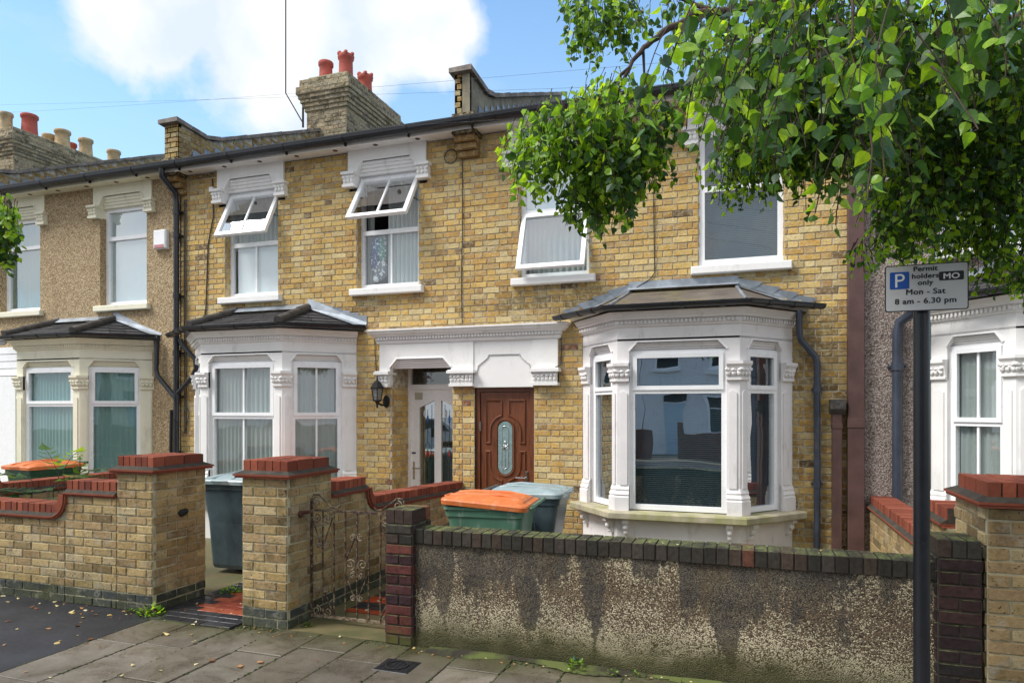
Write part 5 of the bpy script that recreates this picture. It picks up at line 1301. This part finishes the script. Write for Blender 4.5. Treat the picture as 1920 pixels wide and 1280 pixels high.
# crown volumes: centre measured on the photo, depth, radii in metres, strands
VOL=[ # px,py,z, rx,ry,rz(m), strands, length, leaf, bright
 (990,300,3.25,.10,.2,.10,16,.18,.052,.7),(1050,225,3.3,.22,.25,.12,60,.24,.052,.5),(1010,262,3.25,.17,.2,.12,44,.22,.052,.55),(975,250,3.2,.06,.1,.05,6,.10,.05,.9),
 (1120,235,3.35,.25,.3,.16,95,.34,.054,.28),(1130,300,3.3,.17,.25,.13,70,.34,.052,.22),(1190,225,3.35,.20,.25,.14,75,.30,.052,.28),(1210,290,3.3,.10,.2,.10,26,.20,.05,.35),
 (1150,165,3.4,.20,.22,.08,40,.20,.05,.6),(1080,360,3.3,.06,.1,.06,12,.16,.05,.4),
 (1110,12,3.6,.16,.2,.12,75,.20,.05,.3),(1160,20,3.6,.12,.2,.12,44,.20,.05,.3),(1230,-10,3.6,.2,.2,.08,22,.14,.05,.5),(1310,15,3.6,.18,.2,.10,22,.16,.05,.5),
 (1255,140,3.5,.08,.2,.08,6,.16,.05,.6),(1310,80,3.5,.08,.2,.06,8,.18,.05,.6),(1290,175,3.3,.06,.2,.05,4,.12,.05,.7),
 (1400,40,3.0,.30,.35,.18,80,.30,.053,.3),(1420,140,2.8,.28,.3,.18,90,.32,.055,.22),(1400,250,2.9,.11,.25,.10,44,.24,.052,.3),(1450,285,2.9,.15,.25,.08,46,.2,.052,.4),(1380,320,3.0,.08,.2,.05,12,.12,.05,.5),
 (1500,60,2.3,.36,.4,.25,130,.36,.058,.15),(1560,170,2.3,.22,.3,.18,90,.30,.058,.15),(1620,80,2.6,.35,.4,.3,120,.4,.056,.12),
 (1700,90,3.0,.40,.5,.3,150,.45,.056,.12),(1850,80,3.0,.42,.5,.3,150,.45,.056,.15),(1960,120,3.1,.3,.4,.3,60,.45,.056,.2),
 (1720,210,3.3,.26,.4,.18,110,.36,.054,.15),(1850,250,3.3,.30,.4,.22,130,.42,.054,.2),(1900,380,3.3,.20,.3,.18,90,.38,.054,.3),(1940,470,3.2,.14,.2,.12,34,.24,.052,.3),
 (1720,330,3.2,.16,.25,.16,90,.30,.054,.2),(1700,400,3.15,.12,.2,.10,54,.15,.052,.22),(1630,455,3.1,.06,.12,.06,14,.14,.05,.6),(1740,450,3.7,.16,.15,.06,30,.12,.05,.3),(1800,330,3.3,.16,.25,.14,60,.26,.052,.2),(1830,430,3.5,.09,.15,.08,16,.14,.05,.4),
 (1610,255,2.5,.10,.2,.10,16,.16,.055,.3),(1490,270,2.8,.06,.1,.05,14,.12,.05,.3),(1880,500,3.3,.09,.15,.06,16,.12,.05,.5),
 (1320,300,3.1,.03,.1,.06,3,.10,.05,.7)]
for (px,py,z,rx,ry,rz,ns,ln,ls,br) in VOL:
    if px>1350: z=max(z,2.75); ns=int(ns*1.25); ls*=.84
    c=W(px,py,z)
    for _ in range(ns):
        while True:
            v=Vector((rnd.uniform(-1,1),rnd.uniform(-1,1),rnd.uniform(-1,1)))
            if v.length<1: break
        p=c+Vector((v.x*rx*CS-v.y*ry*SN, v.x*rx*SN+v.y*ry*CS, v.z*rz))
        b=min(.95,br+(.4 if v.z>.4 or abs(v.x)>.75 else 0))  # top and outer leaves coloured lighter: light on the clump edges painted in
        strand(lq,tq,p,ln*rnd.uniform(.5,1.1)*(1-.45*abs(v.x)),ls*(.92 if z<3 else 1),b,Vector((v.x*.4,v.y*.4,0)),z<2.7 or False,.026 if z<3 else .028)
# near sprays hanging closer to the camera
NEAR=[(1365,80,1.75,.10,.10,6,.2),(1400,60,1.5,.22,.12,18,.26),(1470,100,1.45,.22,.14,22,.28),(1560,40,1.35,.26,.12,24,.3),(1620,120,1.35,.14,.10,14,.26),(1640,190,1.3,.05,.08,6,.22),(1400,180,1.7,.12,.1,10,.22),(1700,10,1.3,.2,.1,14,.25),(1780,60,1.35,.16,.1,8,.25),(1600,230,1.25,.04,.06,3,.17)]
for (px,py,z,rx,rz,ns,ln) in NEAR:
    z*=1.18; ns=int(ns*.5)+1; c=W(px,py,z)
    for _ in range(ns):
        v=Vector((rnd.uniform(-1,1),rnd.uniform(-1,1),rnd.uniform(-1,1)))
        p=c+Vector((v.x*rx*CS-v.y*.15*SN, v.x*rx*SN+v.y*.15*CS, v.z*rz))
        strand(lq,tq,p,ln*rnd.uniform(.5,1.1),.050,.28,Vector((v.x*.5,v.y*.5,0)),True,.036)
TB=Vector((2.7,2.3,0))
t=thing('birch_tree',TB,'leafy birch whose drooping green branches fill the upper right of the view','tree')
lq.build('crown',M['leaf'],t); tq.build('twigs',M['bark'],t)
q=MB(); tr=[TB+Vector((0,0,-.02)),TB+Vector((.02,0,.8)),TB+Vector((-.02,.03,1.8)),TB+Vector((.03,.0,2.9)),TB+Vector((.0,.05,4.2)),TB+Vector((.05,0,5.5))]
q.tube(tr,[.17,.14,.125,.11,.08,.04],14); q.build('trunk',M['bark'],t)
def limb(pts,r0,r1):
    q=MB(); P=[Vector(p) for p in pts]; fine=[]
    for a,b in zip(P,P[1:]):
        for k in range(4): fine.append(a.lerp(b,k/4)+vec3(.008))
    fine.append(P[-1]); n=len(fine); q.tube(fine,[r0+(r1-r0)*k/(n-1) for k in range(n)],7); return q.build('branch',M['bark'],t)
limb([tr[3],W(1950,-120,3.0),W(1700,-60,3.2),W(1500,0,3.4),W(1370,20,3.45),W(1300,28,3.45),W(1240,62,3.4),W(1205,92,3.35),W(1180,125,3.3),W(1120,190,3.3)],.036,.006)
limb([W(1180,125,3.3),W(1150,200,3.3),W(1140,280,3.3)],.01,.004); limb([W(1205,90,3.35),W(1212,150,3.35),W(1225,190,3.35)],.008,.003)
limb([tr[3],W(1900,40,3.1),W(1780,140,3.2),W(1720,230,3.2),W(1700,330,3.2),W(1720,420,3.15)],.04,.006)
limb([tr[2]+Vector((0,0,.4)),W(1930,150,3.2),W(1850,215,3.3),W(1760,245,3.3),W(1690,200,3.1)],.035,.006)
limb([W(1930,150,3.2),W(1895,270,3.3),W(1890,400,3.3)],.02,.005)
limb([tr[4],W(1800,-200,2.2),W(1640,-120,1.8),W(1540,-60,1.6),W(1450,0,1.5)],.035,.006)
limb([W(1640,-120,1.9),W(1600,0,1.85),W(1590,90,1.8)],.008,.002)
limb([W(1500,15,3.4),W(1450,80,3.0),W(1440,180,2.9),W(1440,260,2.9)],.010,.003)
limb([W(1700,-60,3.2),W(1600,60,2.9),W(1560,150,2.8)],.012,.003)
limb([W(1340,22,3.45),W(1230,-20,3.6),W(1130,-30,3.6)],.012,.004)
# foliage at the left edge belongs to another street tree
lq=MB(); tq=MB()
for (px,py,z,rx,rz,ns,ln,br) in ((0,395,3.8,.07,.07,22,.22,.5),(-20,430,3.8,.10,.08,30,.22,.3),(10,375,3.8,.04,.03,6,.08,.9),(-60,380,3.8,.15,.15,30,.3,.3),(0,360,3.8,.02,.02,2,.05,.9)):
    c=W(px,py,z)
    for _ in range(ns):
        p=c+Vector((rnd.uniform(-1,1)*rx,rnd.uniform(-1,1)*rx,rnd.uniform(-1,1)*rz)); strand(lq,tq,p,ln*rnd.uniform(.5,1.1),.05,br,Vector((rnd.uniform(-.3,.3),0,0)))
TB2=Vector((-5.6,2.2,0)); t=thing('street_tree',TB2,'tree at the left edge showing only a small spray of green leaves','tree')
lq.build('crown',M['leaf'],t); tq.build('twigs',M['bark'],t)
q=MB(); q.tube([TB2,TB2+Vector((0,0,1.5)),TB2+Vector((.05,0,3.6)),TB2+Vector((0,0,5))],[.14,.11,.09,.04],12); q.build('trunk',M['bark'],t)
q=MB(); q.tube([TB2+Vector((.02,0,2.6)),TB2+Vector((.4,.1,3.0)),W(-60,360,3.8),W(-5,375,3.8)],[.04,.02,.008,.003],7); q.build('branch',M['bark'],t)
# ------------------------------------------------------------------ shrubs and weeds
def weed(x,y,z,r,n,label,h=.1,tone=.3,L_=.05,name='weed'):
    t=thing(name,(x,y,z),label,'weed','weeds sprouting along the walls'); q=MB(); s=MB()
    for k in range(n):
        a=rnd.uniform(0,6.28); rr_=r*math.sqrt(rnd.random()); hh_=h*rnd.uniform(.3,1)*(1-.5*rr_/r); p=Vector((x+rr_*math.cos(a),y+rr_*math.sin(a),z+hh_)); d=Vector((math.cos(a),math.sin(a),rnd.uniform(-.2,.7))).normalized()
        sd_=d.cross(Vector((0,0,1))+vec3(.4)).normalized(); leafshape(q,p,d,sd_,L_*rnd.uniform(.6,1.2),leafcol(tone),.2,.4); s.tube([Vector((x+rr_*.3*math.cos(a),y+rr_*.3*math.sin(a),z)),p],.0012,3,cap=False)
    q.build('leaves',M['leaf'],t); s.build('stems',M['leaf'] if False else M['bark'],t)
weed(-4.80,4.50,.0,.10,70,'green clump of weed at the foot of the left gate pillar',.09,.5,.045)
weed(-4.68,5.30,.0,.10,50,'low green weed on the tiled path before the grey bin',.05,.6,.035)
weed(-5.02,4.50,.0,.04,16,'small tuft of weed in the corner left of the pillar clump',.05,.5,.03)
weed(-3.36,4.66,.0,.03,14,'tiny weed at the hinge side of the iron gate',.05,.3,.03)
weed(W(1065,1248,4.4).x,WY-.07,.0,.055,26,'largest fresh green weed at the foot of the rendered wall',.09,.8,.035)
weed(W(1135,1255,4.3).x,WY-.06,.0,.04,16,'low reddish weed just right of the largest one by the rendered wall',.03,.5,.022)
weed(W(1355,1275,4.2).x,WY-.26,.0,.035,9,'bright rounded weed leaves at the bottom edge below the rendered wall',.06,.95,.04)
weed(W(1182,1262,4.3).x,WY-.05,.0,.02,8,'tiny sprig of weed near the middle foot of the rendered wall',.05,.6,.02)
def compound(q,s,p,d,L_,n,tone):
    tip=p; side=d.cross(Vector((0,0,1))).normalized(); pts=[p]
    for k in range(n):
        tip=tip+d*(L_/n); d=(d+Vector((0,0,-.09))).normalized(); pts.append(tip)
        for sg in (-1,1):
            ld=(side*sg+d*.45+Vector((0,0,-.12))).normalized(); leafshape(q,tip,ld,ld.cross(Vector((0,0,1))).normalized(),L_*.36*rnd.uniform(.8,1.1)*(1-.35*k/n),tuple(c*rnd.uniform(.8,1.1) for c in tone),.12,.35,True)
    leafshape(q,tip,d,side,L_*.3,tone,.12,.3,True); s.tube(pts,.003,4,cap=False)
t=thing('garden_shrub',(-6.75,5.25,0),'leafy self-seeded shrub with long divided leaves behind the low yellow brick wall','shrub')
q=MB(); s=MB()
for (px,py,z,dx,dz,n_,tone) in ((60,925,7.0,-.6,.15,5,(.05,.13,.05)),(100,905,7.0,.6,.2,5,(.05,.12,.05)),(130,890,7.0,.9,.1,5,(.10,.20,.06)),(90,920,6.9,-.9,.05,5,(.05,.13,.05)),(110,890,7.1,-.5,.5,5,(.10,.2,.06)),(120,880,7.1,.5,.4,5,(.16,.26,.05)),(40,935,6.9,-.8,.1,5,(.04,.11,.04)),(80,935,6.8,.7,.1,5,(.04,.11,.04)),(150,885,7.1,.9,.2,5,(.08,.16,.10)),(20,940,6.9,-.8,.3,4,(.05,.12,.04)),(60,900,7.1,-.7,.3,4,(.06,.14,.05))):
    p=W(px,py,z); d=Vector((dx,rnd.uniform(-.5,.3),dz)).normalized(); compound(q,s,p,d,.44,n_,tone)
    s.tube([Vector((p.x*.5-6.7*.5,p.y+.05,.0)),p-Vector((0,0,.2)),p],[.007,.005,.004],5,cap=False)
p=W(150,855,7.1); s.tube([Vector((p.x,p.y,.0)),p-Vector((0,0,.3)),p],[.008,.006,.003],5)
for k in range(7):
    pp=p-Vector((0,0,.035*k)); a=k*2.2; d=Vector((math.cos(a),math.sin(a)*.5,.25)).normalized(); leafshape(q,pp,d,d.cross(Vector((0,0,1))).normalized(),.05+.012*k,(.13,.24,.04) if k%2 else (.10,.12,.05),.2,.4,True)
q.build('leaves',M['leaf'],t); s.build('stems',M['bark'],t)
# fallen leaves scattered over pavement, paths, copings
q=MB(); 
def fall(x,y,z,L_=None):
    a=rnd.uniform(0,6.28); d=Vector((math.cos(a),math.sin(a),rnd.uniform(-.1,.15))).normalized(); c=rnd.choice([lin(222,204,150),lin(206,178,110),lin(190,140,96),lin(150,96,66),lin(232,222,180),lin(120,80,54)])
    leafshape(q,Vector((x,y,z+.006)),d,d.cross(Vector((0,0,1))).normalized(),L_ or rnd.uniform(.02,.05),c,.25,rnd.uniform(-.3,.4))
for _ in range(26): fall(rnd.uniform(-7.4,-4.72),rnd.uniform(3.2,4.5),.003)
for _ in range(26): fall(rnd.uniform(-6.9,-4.9),rnd.uniform(4.30,4.52),.003)
for _ in range(40): fall(rnd.uniform(-4.7,1.2),rnd.uniform(3.2,4.5),.003,rnd.uniform(.015,.035))
for _ in range(60): fall(rnd.uniform(-4.7,1.2),rnd.uniform(4.40,4.54),.004,rnd.uniform(.015,.03))
for _ in range(45): fall(rnd.uniform(-4.8,-3.92),rnd.uniform(4.6,7.5),.016,rnd.uniform(.015,.04))
for _ in range(60): fall(rnd.uniform(-3.3,-2.5),rnd.uniform(5.0,7.0),.016,rnd.uniform(.015,.04))
for _ in range(12): fall(rnd.uniform(-2.3,1),rnd.uniform(4.56,4.74),.868,rnd.uniform(.012,.025))
for px,py in ((310,1135),(128,1150),(86,1180),(108,1204),(148,1172),(230,1146),(175,1197),(360,1172),(318,1190),(485,1240),(450,1247),(403,1238)):
    p=W(px,py,CH*FPX/(py-HY)); fall(p.x,p.y,.003,.055)
tag(q.build('fallen_leaves',M['litter']),'small dry leaves scattered over pavement, paths and coping',None,None,'stuff')
# moss in the paving joints
q=MB()
for _ in range(1300):
    x=-4.71+.395*rnd.randint(0,14)+rnd.uniform(-.012,.012); y=rnd.uniform(3.3,4.5)
    if rnd.random()<.5: x=rnd.uniform(-4.2,.5); y=WY-abs(rnd.gauss(0,.05))
    q.blob((x,y,-.001),rnd.uniform(.004,.012),rnd.uniform(.006,.018),.004,tuple(c*rnd.uniform(.6,1.2) for c in (.055,.07,.02)),5,3)
mm=MT('moss',rough=.95); mm.col(mm.attr()); mo_=q.build('moss',mm.m); mo_['kind']='stuff'; mo_['label']='green moss growing in the paving joints'
# ------------------------------------------------------------------ the far side of the street, seen in the window panes
M['redwall']=mat_simple('red_brick_wall_far',lin(120,70,58,.8),.9,var=.3,scale=8)
M['paleblue']=mat_simple('pale_blue_door',lin(190,210,226,.85),.5,var=.05)
M['darkglass']=MT('dark_window_glass',(.03,.035,.04),.1).m
def opposite(x0,wallm,doorm,label):
    y=-14.0; t=thing('terraced_house',(x0+2.3,y,0),label,'house','houses across the street'); OF=F((x0,y,0),(1,0,0),(0,1,0))
    q=MB(); q.box(OF,0,4.55,0,5.4,-7,0); q.build('wall',M[wallm],t)
    q=MB(); q.mesh([OF.p(0,5.4,.3),OF.p(4.55,5.4,.3),OF.p(4.55,7.2,-3.5),OF.p(0,7.2,-3.5)],[(0,1,2,3)]); q.build('roof',M['ridge'],t)
    for a,b,c,d in ((.6,1.6,3.4,4.9),(2.9,3.9,3.4,4.9),(2.7,4.1,.8,2.4)):
        q=MB(); win_frame(q,OF,a,b,c,d,.05,.08); q.box(OF,a+.05,b-.05,(c+d)/2+.2,(c+d)/2+.26,0,.05); wf=q.build('window',M['upvc'],t)
        q=MB(); q.box(OF,a+.07,b-.07,c+.07,d-.07,0,.02); q.build('pane',M['darkglass'],wf)
        q=MB(); q.box(OF,a-.15,b+.15,d+.02,d+.25,0,.08); q.box(OF,a-.1,b+.1,c-.1,c,0,.1); q.build('window_head',M['white'],t)
    q=MB(); q.box(OF,1.0,1.9,0,2.05,0,.05); q.build('door',M[doorm],t)
    q=MB(); q.box(OF,1.0,1.9,2.15,2.5,0,.05); q.build('fanlight',M['darkglass'],t)
    q=MB(); q.box(OF,0,.8,0,.95,3.2,3.42); q.box(OF,2.0,4.55,0,.95,3.2,3.42); q.box(OF,1.9,2.15,0,1.2,3.15,3.5); q.build('front_wall',M['redwall'],t)
for i,(x0,wm,dm,lb) in enumerate(((-13.4,'cream','timber','cream house across the street seen only as a reflection, brown door'),(-8.82,'white','timber','white house across the street reflected in the left bays'),(-4.25,'cwhite','paleblue','white painted house with pale blue door reflected in the lead roofed bay'),(.33,'white','timber','white house with brown door across the street, seen in reflections'),(4.9,'cream','paleblue','cream house at the right end across the street, seen in reflections'))):
    opposite(x0,wm,dm,lb)
def car(x,y,colr,label):
    t=thing('parked_car',(x,y,0),label,'car','cars parked across the road'); m_=mat_simple('car_paint_'+str(abs(int(x))),colr,.2,.3,var=.03)
    prof=[(-2.0,.35),(-2.05,.65),(-1.95,.85),(-1.2,.95),(-.6,1.38),(.7,1.42),(1.5,1.0),(1.95,.92),(2.05,.6),(2.0,.35)]
    q=MB(); fr=F((x,y,0),(1,0,0),(0,1,0)); q.prism(fr,prof,-.78,.78); q.build('body',m_,t)
    q=MB(); q.prism(fr,[(-1.05,.97),(-.55,1.33),(.65,1.36),(1.25,1.02)],-.8,.8); q.build('side_window',M['darkglass'],t)
    for dx in (-1.25,1.25):
        for s in (-1,1):
            q=MB(); q.lathe((x+dx,y+s*.62,.31),[(0,0),(.2,0),(.31,.02),(.31,.18),(.2,.2),(0,.18)],18,axis=(Vector((1,0,0)),Vector((0,0,1)),Vector((0,s,0)))); q.build('wheel',M['rubber'],t)
car(-5.4,-6.4,lin(170,176,182),'silver car parked across the road, seen reflected in the bay window'); car(-11.5,-6.4,lin(205,208,212),'white car parked further left across the road, seen only in reflections')
